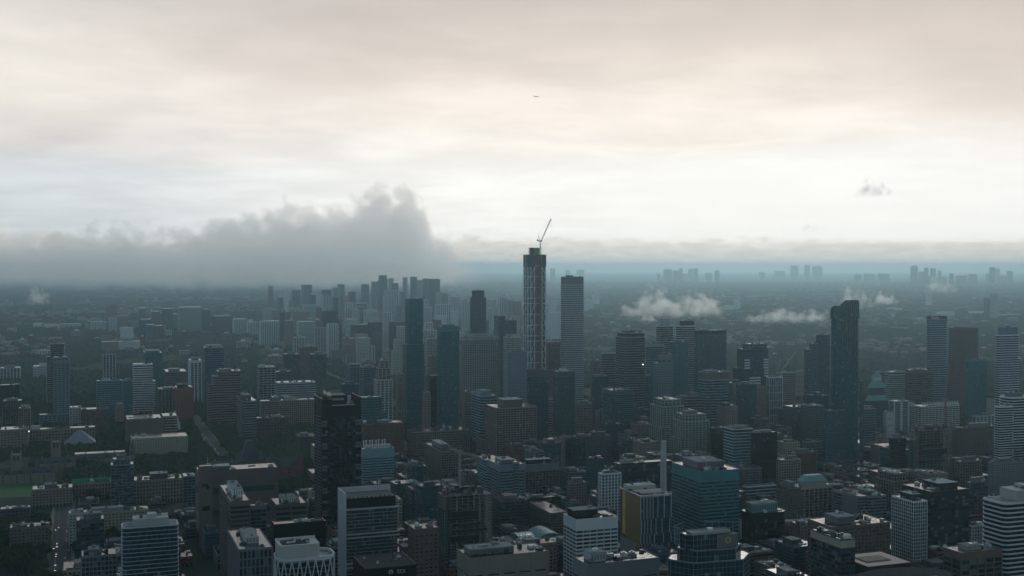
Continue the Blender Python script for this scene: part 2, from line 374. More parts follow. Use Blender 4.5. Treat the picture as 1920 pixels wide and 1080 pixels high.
def volume(root, x0, x1, y0, y1, z0, z1, st, wm, gm, D, roof=None, win=0, eps=0.0, para=1.2, crown=0.0, blank=None, poly=None):
    """one storeyed block: glazing core, floor bands, piers, windows, parapet and roof"""
    W_, L_ = x1 - x0, y1 - y0; H = z1 - z0; fh = st['fh']; top = z1 - para - crown
    cx, cy_ = (x0 + x1) / 2, (y0 + y1) / 2
    P0 = poly or [(x0, y0), (x1, y0), (x1, y1), (x0, y1)]
    core = MB(); core.prism([(a - cx, b - cy_) for a, b in P0], 0, H - .3)
    core.build('glazing', glass(gm), root, (cx, cy_, z0))
    near = D < PARTS_D
    bp, bt, nfl = st['bp'], st['bt'], max(1, int((top - z0) / fh))
    bands = MB()
    if poly:
        bm_ = MB(); bm_.prism([(a - cx, b - cy_) for a, b in grow(P0, bp)], 0, bt); bme = bm_.mesh('floor_band_shape', wm)
    for i in range(nfl):
        z = top - i * fh - bt + eps
        if z < z0 + 1: break
        if poly: link('floor_band', bme, root, (cx, cy_, z))
        elif near: box('floor_band', wm, root, x0 - bp, x1 + bp, y0 - bp, y1 + bp, z, z + bt)
        else: bands.box(x0 - bp, x1 + bp, y0 - bp, y1 + bp, z, z + bt)
    if st['pw'] and not poly:
        pw, pp = st['pw'], st['pp']
        nx = max(1, round(W_ / st['ps'])); ny = max(1, round(L_ / st['ps'])); many = (nx + ny) * 2 > 60
        ps = []
        for i in range(nx + 1):
            x = x0 + W_ * i / nx
            a, b = (max(x0 - pp, x - pw / 2), min(x1 + pp, x + pw / 2))
            if i == 0: a = x0 - pp
            if i == nx: b = x1 + pp
            ps += [(a, b, y0 - pp, y0 + .05), (a, b, y1 - .05, y1 + pp)]
        for j in range(1, ny):
            y = y0 + L_ * j / ny
            ps += [(x0 - pp, x0 + .05, y - pw / 2, y + pw / 2), (x1 - .05, x1 + pp, y - pw / 2, y + pw / 2)]
        for q in ps:
            if near and not many: box('pier', wm, root, *q, z0, top + .02)
            else: bands.box(*q, z0, top + .02)
    if bands.v: bands.build('facade_grid', wm, root, stuff=True)
    # attic, parapet, roof
    g_ = grow(P0, max(bp if bp < .6 else .2, st['pp'] if st['pp'] < .8 else .3) + .06)
    if crown > 0:
        c = MB(); c.prism([(a, b) for a, b in g_], top + .03, z1 - para + .01); c.build('attic_wall', wm if blank is None else wall(blank), root)
    pr = MB(); inn = grow(P0, -.6); n_ = len(g_); b0 = 0
    pr.v = [(x, y, z1 - para + .03) for x, y in g_] + [(x, y, z1) for x, y in g_] + [(x, y, z1) for x, y in inn] + [(x, y, z1 - para) for x, y in inn]
    for i in range(n_):
        j = (i + 1) % n_
        for k in range(3): pr.f.append((k * n_ + i, k * n_ + j, (k + 1) * n_ + j, (k + 1) * n_ + i)); pr.m.append(0)
    pr.build('parapet', wm, root)
    rf = MB(); rf.face([(x, y, z1 - para + .25) for x, y in inn]); LAST_ROOF[root.name] = rf.build('roof', roof or random.choice(ROOFS[:3]), root)
    # individual panes standing in the near facades
    if win and D < NEAR_WIN and not poly:
        ps = st['ps'] if st['pw'] else 3.4; pw = st['pw'] or .3
        spots = []
        for i in range(nfl):
            zb = top - (i + 1) * fh + .15 + eps; zt = top - i * fh - bt - .12 + eps
            if zb < z0 + 1 or zt - zb < .6: continue
            nx = max(1, round(W_ / ps)); ny = max(1, round(L_ / ps))
            for k in range(nx): spots.append((i, x0 + W_ * (k + .5) / nx, y0 - .06, W_ / nx - pw - .15, .1, zb, zt))
            sx = x0 - .06 if root.get('side', 1) > 0 else x1 + .06
            for k in range(ny): spots.append((i, sx, y0 + L_ * (k + .5) / ny, .1, L_ / ny - pw - .15, zb, zt))
        for i, x, y, a, b, zb, zt in spots[:win]:
            r_ = random.random(); mt = M_PANE[0] if r_ < .5 else (M_PANE[1] if r_ < .86 else M_PANE[2])
            link('window', unit(mt), root, (x, y, zb), (max(a, .1), max(b, .1), zt - zb))
CHECK = []
def footprint(xl, xc, xr, yt, D, l=None, rot=None):
    """corner pixels -> world footprint on the street grid: returns centre, w, l, height, rz"""
    rz = GR if rot is None else R(rot); c, s = math.cos(rz), math.sin(rz)
    p = at(xc, yt, D); kr = slopes(xr, yt)[0]; kl = slopes(xl, yt)[0]
    if xc > xl + 1.5 and s + kl * c > .045:                   # left flank in view
        w = (kr * p.y - p.x) / (c - kr * s)
        L_ = (p.x - kl * p.y) / (s + kl * c); L_ = min(max(L_, 9), 95) if l is None or (s + kl * c > .12 and D > 1500) else l
    else:
        p = at(xl, yt, D); w = (kr * p.y - p.x) / (c - kr * s); L_ = l or min(max(.8 * w, 14), 40)
        if slopes(xr, yt)[0] * c + s < -.02: w *= .94          # part of the width is the right flank
    side = 1 if s + kl * c > 0 else -1
    cx, cy_ = p.x + c * w / 2 - s * L_ / 2, p.y + s * w / 2 + c * L_ / 2
    return cx, cy_, w, L_, p.z, rz, side
def overlaps(a, b, pad=1.0):
    def corners(q):
        c, s = math.cos(q[2]), math.sin(q[2])
        return [(q[0] + c * x - s * y, q[1] + s * x + c * y) for x in (-q[3] - pad, q[3] + pad) for y in (-q[4] - pad, q[4] + pad)], ((c, s), (-s, c))
    ca, xa = corners(a); cb, xb = corners(b)
    for ax in xa + xb:
        pa = [x * ax[0] + y * ax[1] for x, y in ca]; pb = [x * ax[0] + y * ax[1] for x, y in cb]
        if max(pa) <= min(pb) or max(pb) <= min(pa): return False
    return True
def claim(xl, xc, xr, yt, D, l=None, rot=None, pad=1.5, fixed=False):
    """slide a building back along its sight lines until its plot is free"""
    for k in range(140):
        f = footprint(xl, xc, xr, yt, D, l, rot); q = (f[0], f[1], f[5], f[2] / 2, f[3] / 2)
        if fixed or not any(abs(q[0] - o[0]) + abs(q[1] - o[1]) < 260 and overlaps(q, o, pad) for o in FOOT): break
        D *= 1.008
    FOOT.append(q); return f, D
GUARD = []
BUILT = []           # (cx, cy, reference phrase, pixel x) of labelled buildings
def parse(o):
    d = {}
    for kv in filter(None, o.split(';')):
        k, v = kv.split('='); d[k.strip()] = v.strip()
    return d
def generic(line):
    nm, px, sty, opt, label = [t.strip() for t in line.split('|')]
    xl, xc, xr, yt, D = map(float, px.split()); D = D * 1.9 if D >= 10000 else D; st_, wm_, gm_ = sty.split(); o = parse(opt)
    fl = lambda k, d=None: float(o[k]) if k in o else d
    (cx, cy_, w, L_, H, rz, side), D = claim(xl, xc, xr, yt, D, fl('l'), fl('rot'))
    random.seed(int(xl * 31 + yt * 7 + xr))
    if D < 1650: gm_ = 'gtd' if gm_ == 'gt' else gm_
    if D < 1500 and wm_ == 'brown': wm_ = 'brown_dim'  # near brown walls take a darker copy, foreground dimness put into the colour
    if D > 4000: gm_ = 'gl' if gm_ == 'gd' or D > 5500 else gm_; wm_ = {'light': 'white', 'pale': 'white', 'grey': 'light'}.get(wm_, wm_)  # far walls and glass swapped for paler colours that stand in for haze
    root = thing(nm, label, 'tower' if 'tower' in nm else 'building', (cx, cy_, 0), rz); root['side'] = side
    H = max(H, 6.0)
    st = dict(STY[st_]); 
    for k in ('fh', 'bt', 'bp', 'pw', 'ps', 'pp'):
        if k in o: st[k] = float(o[k])
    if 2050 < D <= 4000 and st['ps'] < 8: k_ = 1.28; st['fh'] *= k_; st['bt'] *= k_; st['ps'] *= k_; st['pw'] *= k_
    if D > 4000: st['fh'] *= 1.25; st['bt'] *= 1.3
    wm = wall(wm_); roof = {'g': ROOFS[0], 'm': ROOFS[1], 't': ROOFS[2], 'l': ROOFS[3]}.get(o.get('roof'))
    x0, x1, y0, y1 = -w / 2, w / 2, -L_ / 2, L_ / 2
    poly = rrect(x0, x1, y0, y1, min(fl('round'), w * .49, L_ * .49)) if 'round' in o else None
    win = int(fl('win', 300 if D < NEAR_WIN else 0))
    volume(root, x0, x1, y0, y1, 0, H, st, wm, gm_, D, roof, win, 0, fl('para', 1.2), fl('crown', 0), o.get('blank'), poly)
    topz = H; tx = (x0, x1, y0, y1)
    for t_ in filter(None, o.get('t', '').split('/')):            # upper tiers: fx0,fx1,fy0,fy1,ypx
        a, b, c, d, yy = map(float, t_.split(',')); z = at(xc, yy, D).z
        q = (x0 + a * w, x0 + b * w, y0 + c * L_, y0 + d * L_)
        volume(root, *q, topz - 1, z, dict(STY[o.get('ts', st_)]) if 'ts' in o else st, wall(o.get('tw', wm_)), o.get('tg', gm_), D, roof, 0, .07, 1.0, fl('tcrown', 0))
        topz = z; tx = q
    for t_ in filter(None, o.get('w', '').split('/')):            # wings from the ground
        a, b, c, d, yy = map(float, t_.split(',')); z = at(xc, yy, D).z
        volume(root, x0 + a * w, x0 + b * w, y0 + c * L_, y0 + d * L_, 0, z, st, wm, gm_, D, roof, 0, .05, 1.0)
    base = topz - 1.0
    if 'ph' in o and o['ph'] != '0':
        a, b, h_ = map(float, o['ph'].split(','))
        W2, L2 = tx[1] - tx[0], tx[3] - tx[2]
        q = (tx[0] + a * W2, tx[0] + b * W2, tx[2] + .25 * L2, tx[2] + .78 * L2); pm = wall(o.get('phw', 'grey'))
        p = box('penthouse', pm, root, *q, base, base + h_ + 1)
        if D < 3500:
            mb = MB(); nn = max(3, int((q[1] - q[0]) / 2.2))
            for i in range(nn):
                xx = q[0] + (q[1] - q[0]) * (i + .5) / nn; mb.box(xx - .35, xx + .35, q[2] - .15, q[2] - .01, base + 1.8, base + h_ * .8 + 1)
            nest(mb.build('louvre', M_DMETAL, root, stuff=True), p)
            pr_ = box('penthouse_roof', ROOFS[3] if random.random() < .4 else ROOFS[1], root, q[0] - .3, q[1] + .3, q[2] - .3, q[3] + .3, base + h_ + 1.01, base + h_ + 1.45); nest(pr_, p)
        roof_things(root, q[0], q[1], q[2], q[3], base + h_ + 1.2, 2 if D < 2600 else 0, .7, p)
    if D < 3300: roof_things(root, *tx, base + .1, int(fl('ru', 5 if D < 2000 else 3) * (1.7 if D < 1500 else 1)))
    if 'ant' in o:
        mb = MB(); mb.bar((0, 0, topz), (0, 0, topz + fl('ant')), .35, r2=.1); mb.build('antenna', M_METAL, root)
    BUILT.append((cx, cy_, label.split(',')[0], (xl + xr) / 2, D, w)); GUARD.append((xl, xr, yt, D)); return root, w, L_, H, D
TABLE = '''
condo_tower|143 148 195 976 1290|C dgrey gk|ph=.3,.9,5;crown=3;ru=6|black glass condo tower with cluttered roof, left of the rounded white-banded tower
office_block|153 156 218 1043 1090|G grey gd|ph=.2,.5,4;fh=4.4|low grey office block with square windows at the foot of the black glass condo tower
hotel_tower|511 515 609 983 1060|Z black gk|ps=2.4;crown=14;ph=0;ru=3;roof=m;win=0|black hotel tower with narrow vertical fins and pale roof and red corner lamps
office_tower|405 432 468 940 1160|G brown gd|ps=16;fh=4.6;bt=2;ph=.3,.8,7;phw=white;crown=2;ru=6|brown office tower with two tall blue glass panels, white cooling plant on its roof
glass_block|468 470 499 948 1180|C grey gb|ru=3;crown=3|blue glass block joined to the right of the brown tower with white cooling plant
court_tower|366 372 521 884 1380|X brown gk|l=34;fh=26;bt=20;ps=44;pw=6;ph=.05,.4,3;ru=4;w=0,.16,-.3,0,872|long brown concrete slab tower with blank upper wall, behind the blue glass block
office_block|507 517 575 946 1265|G brown gk|ps=14;fh=5.5;bt=2.6;pw=1.2;ph=.25,.7,5;phw=white;ru=4;roof=g|brown concrete office block with three wide dark windows per floor and white plant on top
office_block|428 448 510 1030 965|P grey gb|fh=7;ph=.3,.7,4;phw=light;ru=5|low grey block with concrete columns below the brown tower with cooling plant
brick_tower|765 777 822 992 1065|K bronze gk|ph=0;crown=3;ru=3;win=200|plain brown brick tower with small windows, left of the concrete construction frame
theatre_block|858 880 1028 1046 905|X sand gk|l=30;fh=14;bt=13;ph=.05,.6,4;ru=7;roof=t;win=0|blank beige stone block with jagged dark roof edge at the bottom centre
white_office|1057 1080 1158 974 1170|B white gd|ps=8;pw=.6;pp=.3;crown=9;ph=.02,.6,7;phw=black;ru=4;roof=l|white office block with dark ribbon windows and black penthouse
plain_block|1076 1100 1236 1058 865|X grey gk|ph=.1,.3,6;phw=light;ru=9;roof=m;win=0|low grey roofed block with white plant boxes, left of the faceted glass crown
white_tower|1124 1128 1164 888 1420|P white gb|ps=4.2;pw=1.5;ph=0;ru=3|white tower with vertical white piers and blue glass, behind the gold sided tower
teal_office|1260 1314 1386 884 1270|B teal gk|crown=9;para=1.5;ph=.12,.8,7;phw=grey;ru=6;bt=2.1|large pale teal office tower with dark window bands and grey penthouse
round_office|1385 1410 1478 964 1290|B dark gk|round=9;bt=.5;fh=4.2;crown=5;ph=.1,.8,9;phw=copper;ru=4|black rounded office tower with thin silver floor lines and pale green plant roof
stepped_tower|1457 1486 1506 926 1480|K brown gk|ph=.2,.7,5;t=.1,.9,.1,.9,915;win=150|narrow stepped brown tower left of the green roofed tower
white_grid_tower|1673 1713 1738 940 1170|g white gd|ph=.25,.9,5;phw=dark;roof=g;ru=4|white gridded office tower with small square windows
black_tower|1738 1745 1817 922 1215|C dark gk|l=46;crown=5;ph=.4,.9,5;phw=black;ru=6;roof=t|black glass office tower joined behind the white gridded tower
navy_tower|1817 1820 1853 905 1420|C dgrey gb|ph=.2,.8,5|narrow navy glass tower right of the black glass office tower
glass_block|1520 1577 1603 1012 975|C dgrey gt|crown=6;blank=beige;ph=0;ru=7;roof=g|green glass block with beige stone cap and white corner pier at the bottom right
brick_block|1515 1560 1668 988 1120|K bronze gk|ph=.2,.5,6;ru=8|dark brown brick block with stepped roofs behind the green glass block
brown_office|1770 1802 1878 1036 985|P bronze gb|ps=9;pw=1.1;fh=4.4;crown=5;ph=.25,.6,3;phw=beige;ru=4|brown office block with pale skylight in front of the black glass office tower
hotel_block|1562 1608 1662 932 1455|B grey gk|bt=1.9;ph=.6,.9,3;ru=6;w=0,.32,-.05,.6,930|grey concrete hotel with a round lettered sign on its blank wall
brown_tower|1643 1676 1702 902 1530|P brown gk|ps=5;t=.12,.92,.1,.9,889;ph=0|brown stone tower with narrow vertical windows, behind the grey hotel with round sign
brick_row|60 64 136 918 1600|K brown gd|l=30;ph=.3,.6,4;ru=9|low brown building row beside the green playing field
brick_hall|135 140 208 907 1610|K brown gd|l=34;fh=5;ph=0;ru=6|brick hall with bright green roof screens, left of the angular glass tower
glass_lab|208 212 251 872 1560|C blue gl|t=.1,.85,.1,.9,862;ph=.2,.7,4;ru=7|angular glass tower with mirrored panels between two brick halls
brick_hall|250 255 342 901 1625|K brown gd|l=34;fh=5;ph=.35,.7,6;phw=dgrey;ru=12|long brick hall with dark arcade under its white rooftop plant
teal_block|341 344 366 893 1560|C blue gt|ph=0;ru=5|narrow blue glass block left of the long brown concrete slab tower
stone_block|129 132 163 962 1380|K light gk|ph=0;ru=5|pale stone block with a flat roof left of the long beige arcade
arcade_block|160 163 278 962 1400|K beige gk|l=22;ph=.1,.6,3;phw=light;ru=8;roof=m|long beige arcade block with pale roof behind the black glass condo tower
school_block|18 22 96 990 1330|K brown gd|l=22;ph=0;ru=8|low brown school block among trees at the left edge
blue_hall|0 3 60 955 1470|K dgrey gk|l=18;ph=0;ru=5|long dark roofed hall beside the street at the lower left
lab_block|676 680 739 842 1720|B pteal gb|bt=2.2;crown=11;ph=.1,.9,4;phw=white;ru=10|pale blue laboratory block with a row of white funnels on its roof
brown_lowrise|764 774 880 810 2030|G brown gd|crown=0;fh=4.2;ph=0;ru=8;roof=l|long brown concrete office slab with pale roof and gridded windows
brown_office|797 828 862 846 1830|G brown gd|l=95;ph=.2,.6,7;ru=3;roof=l|brown gridded office block with dark penthouse, right of the dark hotel-like glass tower
brown_office_tower|910 931 1006 765 1930|G brown gd|ps=5;ph=.25,.72,11;phw=bronze;roof=l;ru=2|broad brown gridded office tower with brown penthouse box
brown_wing|893 905 930 823 2030|G brown gd|ph=.6,.9,4;ru=2;roof=l|low brown gridded wing left of the broad brown office tower
blue_white_office|914 937 984 872 1520|B blue gt|bt=1.9;ph=.2,.7,4;ru=7;crown=6;w=.55,.75,-.03,.4,868|blue grey office block with teal ribbon windows and a blank grey stair shaft
pale_office|895 911 941 862 1640|B pteal gt|ph=0;ru=4|pale teal office block standing behind the blue grey office block
brown_office|975 985 1048 871 1690|P brown gk|ps=5;crown=9;blank=grey;ph=.1,.8,5;phw=black;ru=4|brown office block with grey top wall right of the blue grey office block
dark_lowrise|984 988 1052 935 1500|C black gk|ph=.2,.5,3;ru=3|low black glass building in front of the brown block with grey top
car_park|1005 1032 1064 962 1330|G brown gk|l=70;fh=3.3;bt=1.6;ph=0;ru=1;roof=g|open decked car park with brown concrete parapets
brown_mid|1063 1070 1100 905 1620|K brown gd|ph=.2,.8,5;phw=blue|small brown tower with blue topped penthouse, left of the white piered tower
navy_slab|1100 1106 1133 860 1700|C dgrey gt|ph=0|narrow dark teal slab behind the small brown tower
dark_slab|1150 1160 1262 870 1560|C black gk|fh=5;ph=.1,.3,3;phw=light;ru=2|wide black glass slab behind the smokestack
postmodern_tower|1220 1243 1282 762 1930|P beige gt|ps=7;pw=1.3;bt=1;ph=0;t=.12,.88,.1,.9,750;w=-.1,.3,-.05,.9,800|beige stone tower with green glass bays and arched top
postmodern_tower|1263 1284 1330 790 1840|P beige gt|ps=6;pw=1.3;bt=1;t=.05,.9,.1,.9,778;ph=.2,.7,4;phw=brown;w=-.12,.2,.1,.9,822/.82,1.1,.05,.8,825|beige and green stepped tower in front of the arched-top beige tower
black_office|1332 1336 1362 803 1830|C black gk|ph=0|narrow black slab left of the black office tower with white bands
black_office|1357 1375 1411 805 1770|B white gt|bt=.9;fh=4.6;crown=4;blank=black;ph=.1,.9,3;phw=beige|black topped office tower with rounded grey glass and white bands
black_office|1410 1414 1457 812 1740|C black gk|fh=8;crown=5;ph=.05,.8,3;phw=beige;roof=g|solid black windowless looking office tower beside the smokestack side street
band_office|1395 1399 1455 912 1640|B white gb|bt=.9;fh=4.6;ph=0;ru=2|white and black banded office block below the solid black tower
beige_tower|1457 1465 1500 862 1690|P beige gd|ps=4;ph=.5,.9,4|beige ribbed tower between the solid black tower and the curved-top tower
white_court|1505 1512 1541 828 2000|G light gd|fh=5;ph=.1,.4,3|white framed block with open balconies left of the curved-top tower
brown_mid|1480 1485 1530 850 1820|K brick gk|ph=.2,.7,5|low brown stepped block in front of the white framed block
construction_neighbour|1664 1672 1702 822 1750|B dgrey gk|bt=.6;ph=.1,.6,6;phw=beige;round=6|dark round-cornered slab with beige drum roof, left of the dark construction frame
glass_slab|1613 1618 1642 766 2150|S dslab gt|fh=3.6;ph=.2,.8,4|dark banded slab tower tucked right of the curved-top tower
white_fin_tower|1668 1676 1704 752 2180|R pale gt|ps=14;pw=5;ph=0|white tower with blank white piers and teal glass, behind the dark round-cornered slab
white_fin_wing|1660 1662 1675 773 2160|X pale gd|ph=0|small blank white wing at the left of the white piered tower
zigzag_block|1710 1728 1798 762 2210|W pale gd|ps=8;pw=.8;pp=.5;bt=1.5;ph=0;roof=g|white banded apartment block with a zigzag trellis along its roof
brown_mural_block|1785 1795 1882 802 2010|K bronze gk|ph=.3,.7,5;phw=brown;ru=4|wide brown brick block carrying a blue painted mural panel
white_curve_tower|1870 1895 1935 745 1800|W white gd|round=10;bt=1.3;fh=4.2;ph=.2,.7,5|white banded tower with curved balconies at the right edge
white_slab_wing|1870 1874 1899 762 1770|W white gk|bt=1.1;ph=0|narrow white banded wing attached left of the curved balcony tower
white_lowrise|1825 1830 1872 780 2280|R light gt|ph=.3,.7,4|white and green low apartment block beyond the brown mural block
brown_mid|1795 1800 1840 865 1620|P brown gk|ps=4;ph=.2,.8,5|brown piered tower right of the dark construction frame
grey_apartments|1858 1862 1935 868 1560|K grey gk|ps=3.4;fh=3.2;ph=.2,.5,4;win=0|large grey concrete apartment slab at the right edge
plain_tower|1848 1852 1880 945 1390|X brown gk|ph=0;fh=9|plain brown wall tower left of the white round-cornered tower
small_white_tower|1818 1822 1846 985 1290|P light gb|ps=3.6;ph=0|small white piered block beside the black glass office tower
teal_tower_upper|755 763 795 645 2420|S teal gt|ts=C;tw=teal;t=.15,.98,.15,.95,560;fh=3.4;ph=0;ru=1|tall teal glass condo tower with a plain upper shaft rising from a banded lower half
teal_tower|820 826 861 612 2330|S teal gt|fh=3.4;crown=9;blank=teal;ph=.2,.8,3;ru=2|tall teal banded condo tower with glass crown, second teal tower from the left
dark_shaft|882 888 911 558 3150|P dgrey gb|ps=6;ph=0;t=.12,.88,.1,.9,545;ts=P;l=32|tall dark grey tower with vertical ribs and notched top
apartment_wall|864 868 936 632 2760|K conc gk|ps=4.4;pw=1.5;fh=4.1;bt=1.6;bp=.4;crown=5;para=2;ph=0;l=30|wide grey apartment slab with a lettered sign along its roof
slate_slab|927 935 947 592 2900|C blue gb|l=22;ph=0|narrow slate blue slab with pale roof edge, left of the truss tower
slate_block|938 945 969 600 3000|C grey gt|l=24;ph=0|dark glass block with a pale cornice behind the slate blue slab
white_grid_tower|944 951 977 632 2620|G pale gd|ph=.1,.8,5;phw=pale|pale stone tower with gridded windows, between the slate slab and truss tower
paleblue_tower|953 958 987 660 2440|K blue gl|ps=4;ph=.2,.8,2|pale blue tower with punched square windows at the foot of the truss tower
slab_tower_tall|1052 1058 1094 519 2720|S light gl|fh=3.9;bt=1.7;bp=.8;crown=17;blank=grey;ph=.2,.5,3;l=34|very tall slender pale tower with fine white balcony lines, right of the truss tower
bronze_tower|1022 1026 1050 641 3000|P bronze gd|crown=6;blank=bronze;ph=0|bronze brown office tower between the truss tower and the slender pale tower
dark_glass_tower|988 993 1028 694 2130|S dgrey gb|fh=3.6;bp=.7;crown=11;blank=dgrey;ph=0;ru=2|dark glass condo tower standing directly in front of the truss tower
dark_glass_tower|1037 1048 1078 697 1960|S dgrey gg|fh=3.6;bt=.9;bp=.35;crown=8;blank=dgrey;ph=.3,.6,4;phw=white;roof=m|dark green glass condo tower with a white drum on its roof
white_steps|733 737 748 657 3500|K pale gd|ph=0;l=26|lowest step of the white stepped tower row
white_steps|738 741 752 636 3560|K pale gd|ph=0;l=26|middle step of the white stepped tower row
white_steps|743 748 761 612 3620|K pale gd|ph=0;l=30|tallest pale tower of the white stepped row, left of the teal shaft tower
deco_tower|701 706 736 712 2330|G pale gd|ps=6;pw=1.8;ph=0;t=.12,.88,.1,.9,690/.26,.78,.2,.8,676;tw=beige|cream art deco style tower with stepped crown and vertical window slots
cream_slab|742 746 756 700 2400|P beige gd|ph=0;l=40|narrow cream slab between the art deco style tower and the teal condo tower
rib_office|647 656 680 688 2620|P grey gb|ps=6;ph=.05,.9,4;phw=bronze|grey ribbed office tower with rust coloured roof box
blue_condo|679 682 703 688 2700|S blue gl|fh=3.6;ph=.2,.8,3|pale blue glass condo tower left of the art deco style tower
canopy_block|639 642 673 720 2420|C dgrey gb|para=2.5;ph=.2,.8,4;phw=dgrey;roof=l|dark glass block with overhanging white roof slab
green_steps|676 680 715 745 2080|C teal gg|ph=0;l=50;w=.9,1.35,.1,.9,775|green glass block stepping down to the right of the black hotel-like tower
brown_shops|676 684 757 795 1990|K brick gk|ph=.4,.7,3;l=40|long low brown building behind the pale blue laboratory
pink_slab|486 489 591 752 2380|K pink gd|ps=3.2;fh=3.4;bt=1.3;pw=1.1;l=26;ph=.45,.6,6;phw=pale;ru=7|long pink brown concrete slab building with hundreds of small windows
long_office|515 521 592 718 2600|B light gb|bt=1.7;l=36;ph=0;ru=9|long grey office block with pale horizontal bands and crowded roof
frame_block|482 486 516 688 2840|G light gd|ps=9;fh=6;ph=.1,.4,4;phw=white|white framed block with large openings, left of the twin dark residence towers
teal_low|514 517 548 697 2900|C dgrey gt|ph=.3,.7,4|dark teal low block between the white framed block and the residence towers
residence_tower|530 533 562 664 3350|P dgrey gd|ps=5;ph=.3,.7,5|left one of two matching dark grey residence towers
residence_tower|580 583 612 664 3350|P dgrey gd|ps=5;ph=.3,.7,5|right one of two matching dark grey residence towers
teal_hall|507 511 545 745 2480|K teal gt|ph=0|low teal block at the left end of the long banded office
tall_glass_condo|380 384 420 652 2740|S blue gb|fh=3.8;bp=.5;ph=.1,.9,5;phw=light|tall blue glass condo tower with bright crown on the left side
stepped_pink|405 409 452 696 2420|B brown gk|bt=1.8;ph=.1,.6,3;w=-.42,0,.1,.9,720/-.22,0,0,.8,705|brown office building stepping up to the right beneath the tall blue condo
octagon_block|440 455 482 752 2200|B grey gd|round=8;bt=1.8;ph=.15,.7,8;phw=dgrey|grey banded block with dark octagonal roof pavilion
narrow_white_fins|353 357 378 676 2860|R white gd|ps=6;pw=2;crown=4;ph=.2,.8,4;phw=rust|white ribbed tower with blue edge and reddish roof box
brown_terrace|307 311 350 697 2950|B brown gk|ph=.2,.7,4|brown terraced block with bushy roof left of the white ribbed tower
tan_block|327 331 363 728 2480|K rust gk|ph=.1,.7,6;phw=dark;crown=2|orange brown block with rows of small windows and black roof box
ribbed_block|294 297 330 730 2560|R grey gk|ps=8;ph=.3,.9,1;roof=l|grey block with tall dark recesses left of the orange brown block
white_band_tower|250 253 286 683 2560|B white gd|bt=1.7;w=1.0,1.15,.05,.9,715;ph=0|white office tower with even horizontal white bands
teal_tower|268 272 304 662 2980|g teal gt|ps=4;ph=.1,.9,4|teal gridded apartment block behind the white banded tower
teal_slab|181 183 229 714 2520|g pteal gt|ps=4;bt=1.1;l=18;ph=.2,.5,4;ru=9;phw=white|wide pale teal apartment slab
teal_slab|231 234 249 714 2500|W teal gt|l=20;ph=.2,.8,3|narrow teal slab right of the wide pale teal slab
twin_shaft|193 196 217 664 3080|R light gd|ps=7;ph=.3,.6,4;phw=brown|grey apartment tower with three pale vertical shafts behind the pale teal slab
stack_tower|94 98 120 644 2750|S light gd|fh=3.8;ph=.2,.8,3;w=-.25,0,.1,.9,668|grey balcony tower, the rear one of the pair at the left
checker_tower|100 104 130 676 2420|K grey gt|ps=8;fh=4.5;t=.0,.92,.1,.9,670;ph=0;crown=4;w=-.9,1.0,-.2,.6,776|dark glass tower with irregular pale panels, the front one of the pair at the left
dark_slab|0 2 38 722 2640|P black gk|ps=3;ph=0;l=22|dark office slab with fine vertical lines at the left edge
dark_brown_block|5 8 42 752 2380|P bronze gk|ps=4;ph=.1,.8,3|dark brown block below the dark slab at the left edge
sign_block|35 38 58 765 2230|P brown gk|ps=3;ph=.2,.9,4;phw=light|small brown block with bright lit signs at its foot
gallery|62 66 118 687 3450|K light gd|l=50;ph=.2,.6,5;phw=white|pale low institutional block with white columns at far left
gallery|0 4 40 690 3400|R light gd|l=40;ph=.2,.7,4|pale gabled low building at the far left edge
brick_quad|152 156 203 768 2330|K brick gd|l=34;ph=0;roof=m|red brick quadrangle block with pale green roof edge
pale_quad|130 133 152 764 2360|K light gd|l=30;ph=0|pale corner block left of the red brick quadrangle
thin_brown|216 218 232 758 2400|X brown gk|ph=0;l=30|thin brown slab in front of the narrow teal slab
museum_hall|238 252 303 786 2130|X bronze gk|l=60;fh=9;ph=0;roof=m|brown museum hall in front of the white crystal roofs
museum_wing|302 305 332 780 2180|B beige gd|bt=1.6;ph=0|beige banded wing at the right of the brown museum hall
music_block|247 262 352 822 2010|K beige gk|l=46;ph=0;roof=l;ru=4|long low stone block with white roof before the brown museum hall
stone_terrace|0 3 55 806 2080|K sand gk|l=44;ph=0;roof=m;ru=5|long sandstone terrace at the left edge beneath the lit signs
stone_terrace|55 57 178 806 2090|K sand gk|l=26;fh=4.5;ph=.02,.16,5;phw=white;ru=4|long sandstone terrace with white roof plant box
gothic_hall|140 143 235 852 1960|K sand gk|l=24;fh=5;ph=0;ru=1|long stone college hall with pale roof among trees
brick_low|477 480 540 784 2210|K brick gk|l=30;fh=4.4;ph=.5,.8,3;phw=pale|low red brick building in front of the pink brown slab
apartment_pair|1127 1131 1156 662 2420|S slab gk|fh=3.8;ph=.1,.8,5;phw=light|dark condo tower with white balcony lines and white roof boxes
wide_condo|1155 1171 1209 632 2230|S dslab gk|fh=3.7;bt=.8;bp=.6;crown=0;ph=.15,.95,3;phw=bronze;t=.05,.98,.05,.95,624|broad grey condo tower with fine balcony lines right of the white-boxed one
green_top_condo|1130 1148 1188 732 2030|S teal gg|fh=3.6;crown=6;blank=dgrey;ph=0|green glass condo block at the foot of the broad grey condo tower
brown_slab|1108 1111 1128 676 2640|P brown gd|ph=0|narrow brown slab tower left of the white-boxed condo
dark_mid|1110 1113 1140 706 2330|C dgrey gb|ph=.1,.8,3|dark blue mid-rise in front of the narrow brown slab tower
concrete_step|1098 1106 1145 818 1860|K dgrey gk|ph=.2,.8,5;phw=dgrey;ru=4|dark concrete block with slanted roof cap at the foot of the green glass condos
round_condo|1230 1234 1262 611 2800|S white gd|fh=4;ph=0;t=.1,.85,.1,.9,597;ts=P|white lined condo tower with ribbed crown, taller left one of the rear pair
